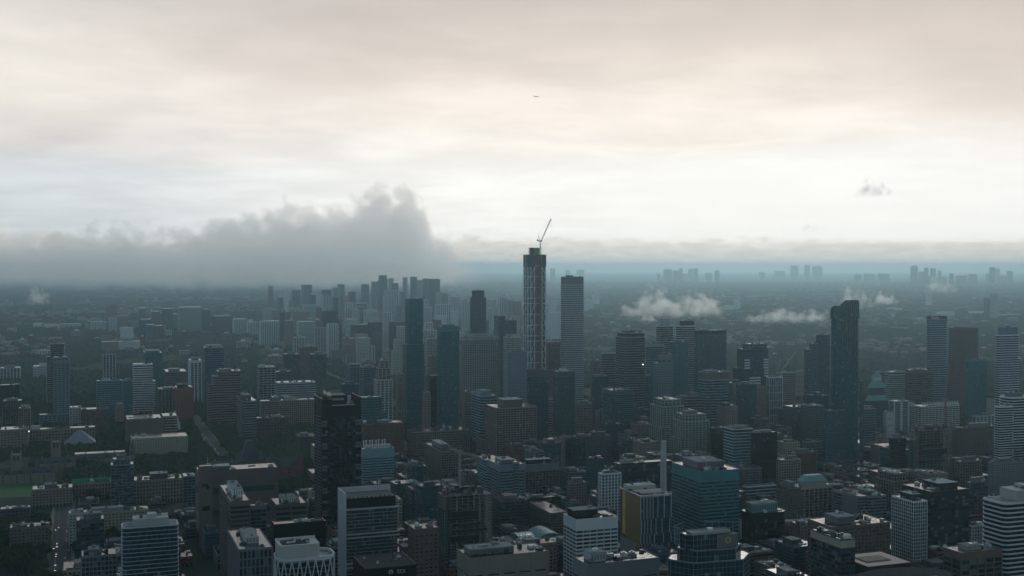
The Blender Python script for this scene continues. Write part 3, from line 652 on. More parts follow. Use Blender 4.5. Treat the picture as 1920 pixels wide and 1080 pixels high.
round_condo|1268 1271 1303 611 2760|S white gd|fh=4;ph=0;t=.2,.95,.1,.9,602;ts=C;tw=black|white lined condo tower with black crown, right one of the rear pair
dark_wide_condo|1302 1310 1362 620 2560|S dgrey gt|fh=3.7;bt=.4;crown=6;blank=black;ph=.1,.4,2;ru=3|broad dark teal condo tower right of the black-crowned one
grey_condo|1209 1214 1247 645 2660|S dslab gb|fh=3.7;crown=5;ph=.2,.8,3;round=6|rounded grey blue condo tower right of the broad grey condo
bay_condo|1255 1260 1291 641 2480|g teal gt|ps=4;ph=.2,.8,2|teal glass condo with projecting bays in front of the rear pair
block_condo|1224 1231 1262 680 2360|K blue gt|t=.32,.98,.1,.9,665;tw=grey;ts=X;ph=0|blue grey condo with a pale blank roof box
small_teal|1207 1210 1224 705 2350|C dgrey gt|ph=.2,.8,3|small dark teal slab left of the condo with pale roof box
teal_band_office|1309 1322 1367 698 2120|B pteal gd|bt=1.5;crown=13;blank=bronze;roof=l;ph=.1,.6,2;ru=6|office tower with bronze top storey and pale blue window bands
pink_block|1280 1285 1312 742 2100|B brown gd|bt=1.6;ph=.3,.9,4|low brown banded block left of the bronze-topped office
banded_condo|1382 1396 1440 655 2230|S dgrey gb|fh=3.6;bt=.6;crown=0;t=.22,.98,.1,.95,645;tw=grey;ph=0;w=-.2,.1,.3,.9,690|dark condo tower with groups of bright white balcony bands
white_lattice_tower|1440 1443 1467 707 2180|Z white gk|fh=11;bt=.6;ps=3.2;pw=.6;ph=.1,.5,2;phw=rust|slim white lattice fronted tower
brown_blank|1452 1455 1491 699 2800|B brown gd|ph=.35,.6,3;phw=white;roof=l|brown banded block with white roof behind the slim white lattice tower
brown_blank_wing|1490 1493 1513 697 2900|X brown gk|ph=.4,.9,3;phw=beige|plain brown walled block beside the white roofed brown block
navy_triplet|1511 1513 1523 655 2330|C grey gb|l=20;ph=0|lowest slim navy slab at the left of the curved-top tower
navy_triplet|1519 1522 1535 644 2390|C grey gb|l=20;ph=0|middle slim navy slab left of the curved-top tower
navy_triplet|1532 1535 1556 628 2460|C dgrey gb|l=26;ph=0|tallest slim navy slab directly left of the curved-top tower
red_sign_tower|1740 1743 1775 592 2660|S slab gb|fh=4;bt=.9;bp=.7;crown=8;blank=dgrey;ph=.3,.7,2;phw=white|tall balcony tower with red lettered sign panel at its top
plum_tower|1780 1784 1834 615 2760|K bronze gb|ps=4;ph=.3,.6,2;crown=3;l=36|wide plum brown tower right of the red signed tower
teal_front|1813 1816 1850 674 2560|C teal gt|crown=4;ph=0|dark teal glass tower in front of the plum brown tower
stripe_condo|1867 1873 1910 628 2560|S white gb|fh=4;bt=1;t=.12,.95,.1,.9,614;ts=K;tw=blue;ph=.3,.6,2|white striped condo tower near the right edge
bronze_cube|1697 1713 1750 694 2640|B bronze gd|bt=1.7;crown=6;blank=bronze;ph=.2,.7,2;phw=white|bronze banded office cube with pale corner strip
white_hospital|1660 1672 1700 702 2760|B pale gd|bt=1.6;t=.0,.9,.1,.9,697;ph=0|cream banded hospital block left of the bronze office cube
brown_behind|1640 1645 1668 697 3000|B brown gd|ph=0|brown block hidden behind the cream hospital block
steel_mid|1078 1082 1110 757 2080|K brown gd|ph=.2,.7,4|brown block between the two dark glass condo towers and the green condos
pink_mid|1025 1029 1040 747 2300|B pink gd|ph=0|thin pink brown slab between the two dark glass condo towers
hex_office|883 901 930 742 2140|B pteal gd|bt=1.5;round=5;ph=.2,.85,7;phw=pteal|pale green banded office with chamfered corners and sloped roof
brown_narrow|866 872 890 735 2240|P brown gk|ps=3;ph=0|narrow brown ribbed slab left of the pale green chamfered office
pink_narrow|792 795 807 735 2300|K pink gd|ph=0;l=20|thin pink slab between the first and second teal towers
black_narrow|805 808 823 705 2360|C black gk|ph=.1,.9,2;phw=white|thin black slab touching the left side of the second teal tower
grid_block|798 801 824 634 3500|g white gd|ps=4;ph=.2,.7,5|white gridded apartment block between the two teal towers
brown_slab_far|803 806 822 667 3050|P brown gd|ph=0|brown slab with rust roof line between the two teal towers
'''
FAR = '''
shed|62 64 80 606 6300|K white gd||white low block, leftmost of the far institutional row
hall|82 84 111 608 6200|K light gd|l=40|grey pillared hall in the far institutional row
hall|113 115 152 607 6250|R light gd|l=40|long grey hall at the right end of the far institutional row
apartment_block|169 172 199 603 6000|R light gd||cream apartment block right of the far institutional row
apartment_tower|199 201 220 574 6600|K brown gd|t=.5,.9,.1,.9,570|brown far tower with a lit cap, left of the dark blue pair
apartment_tower|205 207 219 596 5900|R pale gd||slim white tower in front of the brown far tower with lit cap
apartment_block|219 222 239 592 6100|K brown gd||brown slab beside the slim white far tower
apartment_block|228 231 250 615 5300|K pink gd||pink block below the brown far slab
apartment_tower|257 260 273 578 6200|C blue gb||slim blue grey tower, first of the far row near the left
apartment_block|262 265 284 599 5600|C dark gb||navy block in front of the slim blue grey far tower
apartment_tower|281 284 300 584 6050|P brown gd||brown tower between the navy block and dark blue tower
office_tower|303 306 324 579 6000|C dgrey gb||dark blue square tower left of the broad far grid slab
brick_block|272 275 289 609 5350|C teal gt||teal front block beside a red brick block far left
brick_block|288 291 306 611 5400|K brick gd||red brick block beside the teal front block far left
office_slab|332 336 378 576 5800|G grey gd|ps=5;crown=4|broad far slab with a grid of pale window bays
teal_slab|378 381 393 580 5850|P teal gl||slim pale teal slab attached to the broad far grid slab
office_slab|398 401 434 593 5700|G dgrey gd||broad dark brown far slab with white roof corners
ribbed_block|436 439 462 598 5650|R light gd||pale ribbed apartment block right of the broad dark brown slab
ribbed_block|462 465 482 604 5600|R light gd||low pale ribbed block left of the long tree belt
low_cluster|190 194 222 641 4500|K brown gd||low brown terrace before the far boulevard
low_cluster|223 227 262 640 4550|K light gd|ph=.2,.6,4|grey stepped terrace before the far boulevard
low_cluster|226 229 250 614 5200|K light gd||grey chunky apartment block above the far boulevard
ribbed_block|486 489 523 602 4900|R light gd||long ribbed grey apartment slab at the tree belt
brown_block|532 535 550 601 4800|K brown gd||brown slab right of the long ribbed grey apartments
grid_block|556 560 592 603 4700|G light gd|ps=5|pale gridded apartment block facing the tree belt
brown_block|575 578 600 597 4900|K brown gd||brown block rising behind the pale gridded block
dim_block|494 496 512 578 6400|K grey gd||dim grey block in the far haze left of the glass triangle
dim_block|509 512 535 581 6200|K brown gd||dim brown block in the far haze
dim_block|538 542 562 578 6000|K grey gd||dim grey block left of the terrace with bright roofs
terrace_block|566 570 598 572 5900|W light gd||pale terraced block beside the bright street
terrace_block|550 553 580 584 5500|K pink gd||pink terraced block below the pale terrace
red_tower|503 505 512 536 9300|R brick gd||faint red tower, leftmost tower under the cloud bank
beige_tower|533 535 541 546 7600|X pale gd||slim beige tower under the cloud bank
grey_tower|522 524 531 544 8000|K light gd||slim grey tower between the red and beige far towers
wedge_tower|520 523 531 558 6900|C teal gt||small teal wedge block under the cloud bank
blue_tower|547 550 563 544 7700|C blue gl||faint blue slab under the cloud bank
blue_tower|565 569 585 534 8200|C blue gb||wide faint blue tower fading into the cloud bank
navy_box|581 583 592 553 6400|C dark gb|ph=.1,.8,7;phw=white|small navy tower with white cap
cream_tower|590 593 604 545 7300|K pale gd||cream tower right of the small navy tower
lattice_tower|604 607 621 543 5700|Z white gd|fh=12;ps=8;pw=2;crown=24;blank=grey|tall far tower with white lattice lower half and grey top
white_grid|622 625 633 539 6700|g white gl||faint white gridded tower beside the lattice tower
teal_tower|622 625 634 558 5500|C teal gt||slim teal tower in front of the white gridded far tower
navy_block|603 606 634 584 4650|C dark gb|ph=.25,.8,6|navy blue glass block with notched roof in front of the lattice tower
blue_haze_tower|633 636 646 533 8300|C blue gb||faint blue tower right of the lattice tower
frame_tower|653 656 667 547 6500|K bronze gd||brown unfinished looking far tower
beige_tower|640 643 652 555 6700|X pink gd||beige far tower left of the brown unfinished one
white_pair|646 648 655 576 5600|R white gd||slim white slab below the brown far tower
grey_mid|659 662 674 581 5400|K grey gl||grey mid-rise right of the slim white far slab
frame_block|666 669 688 568 5900|G white gd|fh=14;ps=14|white framed block with big dark openings far off
band_tower|681 685 708 581 4900|B pale gd|bt=2|curved looking office tower with pale bands
white_band_block|648 652 669 598 4550|B white gd|bt=2|white banded block left of the pale banded tower
brown_slab|657 661 690 609 4350|K dgrey gd||dark grey slab in front of the pale banded tower
navy_slab|690 694 716 604 4300|C dark gb||navy slab below the pale banded tower
rib_tower|612 616 634 607 4250|R light gd|ps=8|concrete tower with white ribs beside the navy glass block
pink_cluster|641 645 667 634 3950|K pink gd|ph=.2,.5,4|pink low apartment cluster behind the tree belt
pale_block|667 671 694 633 3850|K pale gd||pale square block behind the tree belt
dark_small|694 697 714 622 4150|G dgrey gd|ps=7|small dark block with pale crown right of the pale square block
rotunda|715 718 731 655 3700|K pale gd|round=9|small round pale building near the tree belt
blue_tower|677 680 692 533 8000|C blue gl||faint tall blue tower under the end of the cloud bank
blue_tower|696 699 711 528 7900|C grey gl||faint grey blue tower left of the teal capped tower
cap_tower|709 713 727 523 7300|C teal gt|t=.05,.9,.1,.9,516;tw=grey;ts=X|tall far teal tower with a grey cap, highest left of centre
grey_tower|728 731 738 522 7700|K grey gl||grey blue tower just right of the teal capped tower
grey_tower|735 738 747 531 7200|C blue gb||blue block below the grey blue far tower
plum_far|755 757 764 520 7500|K grey gd||slim mauve far tower left of the taller teal one
teal_far|769 771 782 519 7200|C teal gt||slim teal far tower with flat top right of the mauve one
grey_far|782 784 792 525 7500|K grey gl||grey far slab right of the slim teal far tower
teal_far|792 795 805 523 7300|C blue gl|ph=.1,.8,4;phw=light|blue far tower with a pale roof stripe
teal_far_dark|805 808 825 523 6900|C dgrey gt||dark teal broad far tower, rightmost of the uptown cluster
cream_slab|720 724 747 544 6200|R pale gd|ps=9|cream ribbed apartment slab below the teal capped tower
white_tower|718 721 731 554 5500|R white gd|ps=6|white ribbed tower in front of the cream apartment slab
white_grid|749 752 761 546 5700|g white gd|ps=6|white gridded tower left of the plain upper teal shaft
grid_low|741 744 752 572 5300|g grey gd|ps=6|grey gridded block before the white gridded tower
white_tall|717 720 734 586 4600|R white gd|ps=8|tall white slab with dark centre strip, left of the navy block
navy_block|729 733 762 604 4250|C dark gb||wide navy block with white roof line behind the white stepped row
beige_far|795 797 803 561 6000|R pale gd||slim beige tower right of the plain upper teal shaft
beige_low|795 798 809 576 5400|W pale gd||beige terrace tower beside the plain upper teal shaft
cream_frame|795 798 811 605 4600|R pale gd|ps=9|cream framed tower right of the plain upper teal shaft
brown_far|811 814 827 600 4700|K brick gd||plum brown tower behind the second teal tower
grey_slab|816 818 828 547 6400|K grey gd||grey tower, first of a small group right of the uptown cluster
white_ribs|815 819 844 571 5300|R white gd|ps=9|broad white ribbed apartment tower right of the uptown cluster
brown_top|829 832 840 550 6100|P grey gd||slim grey striped tower behind the white ribbed tower
white_small|841 843 851 556 6300|R light gd||small pale tower beside the slim grey striped tower
cream_low|814 818 838 591 4800|K pale gd||cream block in front of the white ribbed apartment tower
arch_block|844 847 858 583 5600|K pale gd||small cream round-shouldered block
white_village|865 868 882 565 5900|R pale gd|ps=8;ph=.1,.6,6|white apartment tower left of the tall dark ribbed tower
dim_pair|850 853 862 557 6600|K grey gd||dim grey block left of the white apartment tower
white_village|911 914 930 562 6000|R pale gd|ps=8|white apartment slab right of the tall dark ribbed tower
white_village|912 915 924 577 5500|R pale gd||small white block low beside the tall dark ribbed tower
grey_rib|934 937 950 557 5700|R light gd|ps=8|grey ribbed tower, centre of the white apartment group
white_village|951 954 964 563 5650|R grey gd||grey slab in the white apartment group
pink_end|964 966 977 565 5600|R pink gd||pinkish slab at the right end of the white apartment group
white_low|1029 1031 1043 563 7200|K pale gd|ph=.2,.7,5|small white block beyond the truss tower
white_low|1023 1026 1056 586 5200|K light gd||low pale hall between the truss tower and slender tower
far_tower|1032 1034 1041 503 14500|C grey gl||faint spire-topped tower on the horizon right of the truss tower
far_tower|1060 1062 1069 506 15500|C grey gl||tiny faint tower on the horizon above the slender tower
far_tower|1081 1084 1096 506 15000|K grey gl||small stepped block on the horizon behind the slender tower
horizon_block|1232 1234 1238 513 13000|K grey gb||tiny block at the left end of the central horizon group
horizon_block|1244 1248 1260 505 12600|C grey gb||broad dark tower in the central horizon group
horizon_block|1261 1264 1274 507 12800|C grey gb||dark slab second in the central horizon group
horizon_block|1273 1276 1280 503 12500|C grey gb||slim dark tower third in the central horizon group
horizon_block|1280 1283 1289 513 13200|K grey gb||low block in the central horizon group
horizon_block|1290 1293 1299 504 12900|K light gb||paler tower fourth in the central horizon group
horizon_block|1300 1303 1309 503 12700|C light gb||pale tower with square top in the central horizon group
horizon_block|1322 1325 1335 512 13200|K grey gb||low wide block right in the central horizon group
horizon_block|1340 1343 1349 507 12800|C grey gb||slim tower at the right end of the central horizon group
horizon_block|1423 1427 1434 510 14500|R pale gd||white block on the horizon above the banded condo
horizon_block|1452 1456 1472 508 15500|K grey gd||low wide block on the far horizon
horizon_block|1482 1485 1497 498 14500|K light gd||left tower of three on the horizon above the navy slabs
horizon_block|1508 1511 1519 497 14700|K light gd||middle tower of three on the horizon above the navy slabs
horizon_block|1523 1527 1542 499 14200|K light gd||right broad tower of three on the horizon above the navy slabs
dark_row|1512 1515 1525 530 10500|R brown gd||small dark brown row block below the three horizon towers
dark_row|1535 1538 1552 530 10600|R brown gd||second small dark brown row block below the three horizon towers
pale_row|1602 1606 1615 515 12500|R grey gd||grey block on the horizon above the curved-top tower
pale_row|1620 1624 1640 514 12300|R pale gd|ps=16|cream row block on the horizon right of the curved-top tower
pale_row|1646 1650 1668 513 12000|R grey gd|ps=16|dark ribbed row block on the right horizon
horizon_block|1707 1710 1721 500 10800|C dgrey gb|t=.3,.95,.1,.9,498|tall dark tower, leftmost of the right horizon group
horizon_block|1722 1725 1733 509 11000|C grey gb||low dark block in the right horizon group
horizon_block|1733 1735 1741 502 10900|C dgrey gb||slim dark tower second in the right horizon group
horizon_block|1744 1747 1755 503 11200|C dgrey gb||square dark tower third in the right horizon group
horizon_block|1758 1760 1765 507 11700|K grey gb||faint small tower fourth in the right horizon group
horizon_block|1780 1783 1788 512 10700|C dgrey gb||short dark tower amid the cream blocks
cream_row|1741 1745 1756 518 10400|R pale gd|ps=14|cream apartment row, left one on the right horizon
cream_row|1760 1764 1776 519 10300|R pale gd|ps=14|cream apartment row, middle one on the right horizon
cream_row|1792 1796 1813 517 10100|R pale gd|ps=14|wide cream apartment block on the right horizon
cream_row|1816 1820 1832 514 10300|R pale gd|ps=14|cream apartment block at the end of the right horizon row
horizon_block|1855 1858 1866 501 11000|C dgrey gb||dark tower left in the far right horizon pair
horizon_block|1866 1869 1875 504 11300|K light gb||pale tower right in the far right horizon pair
horizon_block|1849 1851 1856 513 11600|K grey gb||low block beside the far right horizon pair
horizon_block|1888 1891 1899 508 11800|C grey gb||grey tower at the far right end of the horizon
cream_row|1868 1872 1888 517 11200|R pale gd||cream block below the far right horizon pair
pair_dark|1845 1848 1857 559 7500|C dark gb||dark blue member of the lone midground tower pair
pair_light|1857 1860 1871 550 7400|R light gb|ps=8|pale taller member of the lone midground tower pair
red_shop|1793 1796 1802 583 8200|X rust gd|ph=0|tiny red store building in the industrial strip
shed|1815 1820 1860 584 8100|X white gd|l=90|long white roofed shed in the industrial strip
shed|1846 1852 1915 590 7700|X light gd|l=90|longest pale shed in the industrial strip at the right
shed|1755 1760 1790 585 7700|X light gd|l=60|pale warehouse left of the tiny red store
shed|1664 1668 1680 577 8800|X white gd|l=60|white warehouse among trees right of the curved-top tower
shed|1680 1684 1692 578 8700|X white gd|l=50|small white warehouse beside the other among trees
shed|1528 1532 1540 594 7050|X white gd|l=50|white roofed building among trees left of the curved-top tower
shed|1110 1114 1124 551 9990|X white gd|l=60|white roofed building among trees right of the slender tower
shed|1096 1100 1112 563 8600|K white gd|l=40|small white block beside the slender pale tower
shed|1735 1737 1748 538 9800|X white gd|round=20;l=60|white dome-like building below the right horizon group
shed|1376 1380 1388 561 9000|X white gd|l=50|small white roofed plant near the drifting fog
shed|1358 1362 1378 573 8700|X light gd|l=50|low pale plant building below the drifting fog
'''
# ------------------------------------------------------------------ one-off buildings
def frame(xl, xc, xr, yt, D, l=None, label='', nm='office_tower', rot=None, pad=1.5):
    (cx, cy_, w, L_, H, rz, side), D = claim(xl, xc, xr, yt, D, l, rot, pad)
    root = thing(nm, label, 'tower' if 'tower' in nm else 'building', (cx, cy_, 0), rz); root['side'] = side
    BUILT.append((cx, cy_, label.split(',')[0], (xl + xr) / 2, D, w)); GUARD.append((xl, xr, yt, D))
    return root, w, L_, H, D
def zpx(y, D): return CAMZ + slopes(960, y)[1] * D
M_LAMP_R = pmat('red warning lamp', (.5, .05, .03), .5, emit=(1.0, .3, .15, .7)); M_LAMP_W = pmat('white lamp', (.8, .8, .8), .5, emit=(1, .93, .8, 5.0))
def lamp(root, x, y, z, r=.8, m=None):
    mb = MB(); mb.prism([(r * math.cos(a * math.pi / 3), r * math.sin(a * math.pi / 3)) for a in range(6)], 0, r * 1.6); mb.build('roof_lamp', m or M_LAMP_R, root, (x, y, z))

# supertall under construction with white trusses
def truss_tower():
    root, w, L, H, D = frame(982, 990, 1023, 477, 2720, None, 'tallest tower under construction with white truss bracing and red hoist strip', 'truss_tower')
    x0, x1, y0, y1 = -w / 2, w / 2, -L / 2, L / 2; wm = pmat('truss white', (.68, .69, .70), .6)
    st = dict(STY['B'], fh=4.2, bt=.9, bp=-.0); st['bp'] = .12
    volume(root, x0 + 1, x1 - 1, y0 + 1, y1 - 1, 0, H - 1, st, wall('dgrey'), 'gd', D, ROOFS[0])
    z, k = H - 27, 0; zs = []
    while z > 0: zs.append(z); z -= (12 if k % 4 == 3 else 25.2); k += 1
    for i, z in enumerate(zs):
        box('truss_belt', wm, root, x0 - .3, x1 + .3, y0 - .3, y1 + .3, z, z + 1.5)
    cols = [(x0 - .1, y0 - .1), (x0 + w * .16, y0 - .35), (x0 + w * .37, y0 - .35), (x1 - w * .21, y0 - .35), (x1 + .1, y0 - .1), (x0 - .35, y0 + L * .5), (x0 - .1, y1 + .1), (x1 + .1, y1 + .1)]
    for cx, cy_ in cols: box('truss_column', wm, root, cx - .75, cx + .75, cy_ - .75, cy_ + .75, 0, H - .4)
    for i in range(len(zs) - 1):
        if zs[i] - zs[i + 1] < 20: continue
        for a, b in ((x0 + w * .37, x0 + w * .18), (x1 - w * .21, x1 - .5), (x0 + w * .10, x0 + w * .16)):
            mb = MB(); mb.bar((a, y0 - .6, zs[i]), (b, y0 - .6, zs[i + 1] + 1.2), .6); mb.build('truss_diagonal', wm, root)
        mb = MB(); mb.bar((x0 - .6, y0 + L * .05, zs[i]), (x0 - .6, y0 + L * .5, zs[i + 1] + 1.2), .6); mb.build('truss_diagonal', wm, root)
    # hoist strip
    mb = MB(); a, b = x0 + w * .42, x0 + w * .74
    mb.box(a, b, y0 - .2, y0 + 1, 0, H - 3)
    for i in range(int(H / 4.2)):
        mb.box(a, b, y0 - 2.6, y0 - .2, i * 4.2, i * 4.2 + .5)
    for f in (0, .33, .66): mb.box(a + (b - a) * f, a + (b - a) * f + .5, y0 - 2.7, y0 - 2.2, 0, H - 3)
    mb.build('hoist_platforms', pmat('hoist brown', (.22, .12, .10), .8), root, stuff=True)
    box('hoist_mast', wall('rust'), root, b - 3.2, b - .1, y0 - 3.4, y0 - 1.4, 0, H - 1)
    # protection screens, green core box and posts at the top
    for i, (a, b) in enumerate(((x0 - .8, x0 + w * .38), (x0 + w * .78, x1 + .8))):
        box('screen_panel', pmat('navy screen', (.02, .045, .075), .6), root, a, b, y0 - 1.6, y0 - 1.1, H - 29, H - 2)
    box('screen_panel', pmat('navy screen', (.02, .045, .075), .6), root, x0 - .9, x0 - .5, y0 - 1, y1 + 1, H - 29, H - 2)
    box('deck', wall('grey'), root, x0 - 2.0, x1 + 2.0, y0 - 2.0, y1 + 2.0, H - 1, H - .2)
    box('core_formwork', wall('green'), root, -w * .06, w * .24, -L * .2, L * .2, H - .2, H + 15)
    box('core_formwork', wall('dgrey'), root, -w * .28, -w * .07, -L * .2, L * .1, H - .2, H + 16)
    for i in range(8):
        x = x0 + w * (.08 + .12 * i); mb = MB(); mb.bar((x, -L * .25 + (i % 2) * 9, H), (x, -L * .25 + (i % 2) * 9, H + 15 + (i % 3)), .22); mb.build('post', M_DMETAL, root)
    mb = MB(); mb.bar((x0 + 3, -L * .25, H + 15.5), (x1 - 4, -L * .25, H + 15.5), .25); mb.build('top_rail', M_DMETAL, root)
    # luffing crane standing on the roof: a thing of its own
    wx, wy = root.location.x, root.location.y; c, s = math.cos(GR), math.sin(GR); bx, by = w * .30, -L * .1
    cr = thing('tower_crane', 'pale luffing tower crane standing on top of the truss braced tower', 'crane', (wx + c * bx - s * by, wy + s * bx + c * by, H - .2), 0)
    build_crane(cr, 31, 56, R(66), wm, M_DMETAL)
def lattice(mb, a, b, r, n=10, th=.22, mi=0):
    a, b = Vector(a), Vector(b); d = (b - a).normalized(); u = d.orthogonal().normalized(); v = d.cross(u)
    cs = [(u + v) * r, (u - v) * r, (-u - v) * r, (v - u) * r]
    for c in cs: mb.bar(a + c, b + c, th, mi=mi)
    for i in range(n):
        p, q = a.lerp(b, i / n), a.lerp(b, (i + 1) / n)
        for k in range(4):
            mb.bar(p + cs[(k + i) % 4], q + cs[(k + i + 1) % 4], th * .7, mi=mi)
def build_crane(cr, mast, jib, ang, m1, m2, side=1, yaw=0.0, th=.28):
    cr.rotation_euler[2] = yaw
    mb = MB(); lattice(mb, (0, 0, 0), (0, 0, mast), 1.1, max(6, int(mast / 3)), th); mb.build('mast', m1, cr)
    mb = MB(); mb.box(-7, 3, -1.8, 1.8, mast, mast + 1.6); mb.box(-8, -4.5, -2, 2, mast + 1.6, mast + 4); mb.build('machinery_deck', m2, cr)
    mb = MB(); mb.box(1, 3.6, -3.6, -1.9, mast - .5, mast + 2.2); mb.build('cab', m2, cr)
    j0 = Vector((2.2, 0, mast + 1.4)); j1 = j0 + Vector((math.cos(ang) * jib, 0, math.sin(ang) * jib))
    mb = MB(); lattice(mb, j0, j1, .8, int(jib / 3), th); mb.build('jib', m1, cr)
    ap = Vector((-4, 0, mast + 15)); mb = MB(); mb.bar((-2, -1, mast + 1.5), ap, th * 1.2); mb.bar((-6.5, 1, mast + 1.5), ap, th * 1.2); mb.bar((-1, 1, mast + 1.5), ap, th); mb.build('apex_frame', m1, cr)
    mb = MB(); mb.bar(ap, j1, .12); mb.bar(j1, j1 + Vector((0, 0, -jib * .3)), .1); mb.box(j1.x - .5, j1.x + .5, -.5, .5, j1.z - jib * .3 - 1.6, j1.z - jib * .3); mb.build('cable', m2, cr)
truss_tower()

# dark tower with the curved roof line
def curve_tower():
    root, w, L, H, D = frame(1556, 1564, 1612, 598, 1935, None, 'tall dark glass tower whose roof sweeps up in a curve', 'condo_tower')
    x0, x1, y0, y1 = -w / 2, w / 2, -L / 2, L / 2
    st = dict(STY['S'], fh=3.5, bt=.5, bp=.25); poly = rrect(x0, x1, y0, y1, 5)
    volume(root, x0, x1, y0, y1, 0, H, st, pmat('dark slab edge', (.06, .085, .09), .6), 'gt', D, ROOFS[2], poly=poly, para=.6)
    pr = [(1557, 599), (1557, 584), (1559, 577), (1563, 574), (1569, 574), (1572, 576), (1576, 574), (1581, 570), (1586, 566), (1590, 563.5), (1607, 563), (1610, 565), (1611, 570), (1611, 599)]
    pts = [(-w / 2 + (x - 1556.5) / 55.0 * w, zpx(y, D)) for x, y in pr]; n_ = len(pts)
    mb = MB()
    v0 = [(x, y0 + .6, z) for x, z in pts]; v1 = [(x, y1 - .6, z) for x, z in pts]
    mb.v = v0 + v1; mb.f = [tuple(range(n_)), tuple(range(2 * n_ - 1, n_ - 1, -1))] + [(i, n_ + i, n_ + (i + 1) % n_, (i + 1) % n_) for i in range(n_)]; mb.m = [0, 0] + [1] * n_
    mb.build('curved_crown', [glass('gt'), pmat('crown cladding', (.022, .030, .034), .8, .2, .2)], root)
    arc = [(1556.5, 588), (1558, 593), (1562, 597), (1568, 599.5), (1577, 601)]
    mb = MB(); q = [(-w / 2 + (x - 1556.5) / 55.0 * w, y0 + .1, zpx(y, D)) for x, y in arc]
    for a, b in zip(q, q[1:]): mb.bar(a, b, .45)
    mb.build('crown_edge', wall('slab'), root)
    fin = pmat('brass fin', (.30, .26, .15), .5)
    for i, f in enumerate((.24, .33, .46, .52, .60, .66, .74, .83, .90)):
        zb = zpx(600 + (i * 37 % 70) + 20, D); zt = zpx(588 if f < .6 else 572, D)
        box('fin', fin, root, x0 + w * f - .16, x0 + w * f + .16, y0 - .55, y0 + .1, zb, zt)
    for a, b, yy in ((-.28, .38, 768), (1.02, 1.15, 715)):
        z = zpx(yy, D); q0, q1 = x0 + a * w, x0 + b * w
        volume(root, q0, q1, y0 - (4 if a < 0 else 2.5), y1 - 12 + (4 if a < 0 else 0), 0, z, dict(STY['S'], fh=3.6, bt=.6, bp=.4), wall('grey'), 'gt', D, eps=.09 if a > 0 else .02)
    lamp(root, x0 + w * .24, y0 + 1, zpx(574, D), .4)
curve_tower(); GUARD.append((1542, 1630, 850, 1935))

# big dark glass tower in the foreground
def dark_tower():
    root, w, L, H, D = frame(590, 603, 677, 748, 1330, 44, 'tall black glass hotel-like tower in the foreground, with letters on its open roof frame', 'office_tower')
    x0, x1, y0, y1 = -w / 2, w / 2, -L / 2, L / 2
    st = dict(STY['C'], fh=3.65, bt=.5, bp=.1, ps=3.2, pw=.16)
    volume(root, x0, x1, y0, y1, 0, H - 8, st, pmat('black mullion', (.012, .014, .016), .5), 'gk', D, ROOFS[2], para=1, crown=12, blank='black')
    fh = 3.65; top = H - 8 - 13; k = 0; random.seed(5)
    for i in range(42):
        z = top - (i + 1) * fh + .4
        for j in range(14):
            edge = j in (0, 1, 12, 13); lit = (i % 7 in (1, 2, 5)) if edge else random.random() < .22
            if not (lit or random.random() < .30) or k > 290: continue
            k += 1; mt = (M_PANE[2] if edge and lit else (M_PANE[1] if lit else M_PANE[0]))
            a = x0 + w * (j + .06) / 14; b = x0 + w * (j + .94) / 14
            box('window', mt, root, a, b, y0 - .09, y0 + .02, z, z + fh - .95)
    m = MB()
    for i in range(44):
        z = top - i * fh; m.face([(x0 - .35, y0 + L * .05, z), (x0 - .35, y1 - L * .05, z - 2.2), (x0 - .35, y1 - L * .05, z - 2.9), (x0 - .35, y0 + L * .05, z - .7)])
    m.build('angled_louvres', wall('blue'), root, stuff=True)
    # open roof frame
    z0, z1 = H - 9, H
    for q in ((x0, x0 + .9, y0, y1), (x1 - .9, x1, y0, y1), (x0, x1, y1 - .9, y1)): box('screen_wall', wall('dark'), root, *q, z0, z1)
    box('front_screen', wall('black'), root, x0 + .9, x0 + w * .26, y0 + .1, y0 + .8, z0, z1 - 1); box('front_screen', wall('black'), root, x1 - w * .16, x1 - .9, y0 + .1, y0 + .8, z0, z1 - 1)
    box('coping', wall('light'), root, x0 + w * .26, x1 - w * .16, y0 - .2, y0 + .9, z0 + .6, z0 + 1.5)
    for q in ((x0 - .2, x0 + 1, y0, y1), (x1 - 1, x1 + .2, y0, y1)): box('coping', wall('beige'), root, *q, z1, z1 + .5)
    box('penthouse', wall('dark'), root, -w * .22, w * .18, -L * .1, L * .35, z0, z1 + 1.5)
    box('penthouse_roof', ROOFS[1], root, -w * .23, w * .19, -L * .11, L * .36, z1 + 1.5, z1 + 2)
    mb = MB(); mb.prism([(w * .3 + 2.4 * math.cos(a), 2.4 * math.sin(a)) for a in [i * math.pi / 5 for i in range(10)]], z0, z1 + .5); mb.build('water_tank', wall('pale'), root)
    for i in range(9): box('roof_letter', wall('light'), root, -w * .24 + i * 2.0, -w * .24 + i * 2.0 + 1.2, -L * .1 - 1.0, -L * .1 - .7, z1 - 4.2, z1 - 2.0 + (i % 2) * .5)
    for x in (x0, x1):
        for y in (y0, y1): lamp(root, x, y, z1 + .5, .4)
    roof_things(root, x0, x1, y0, y1, z0, 6, .8)
    return root
dark_tower()

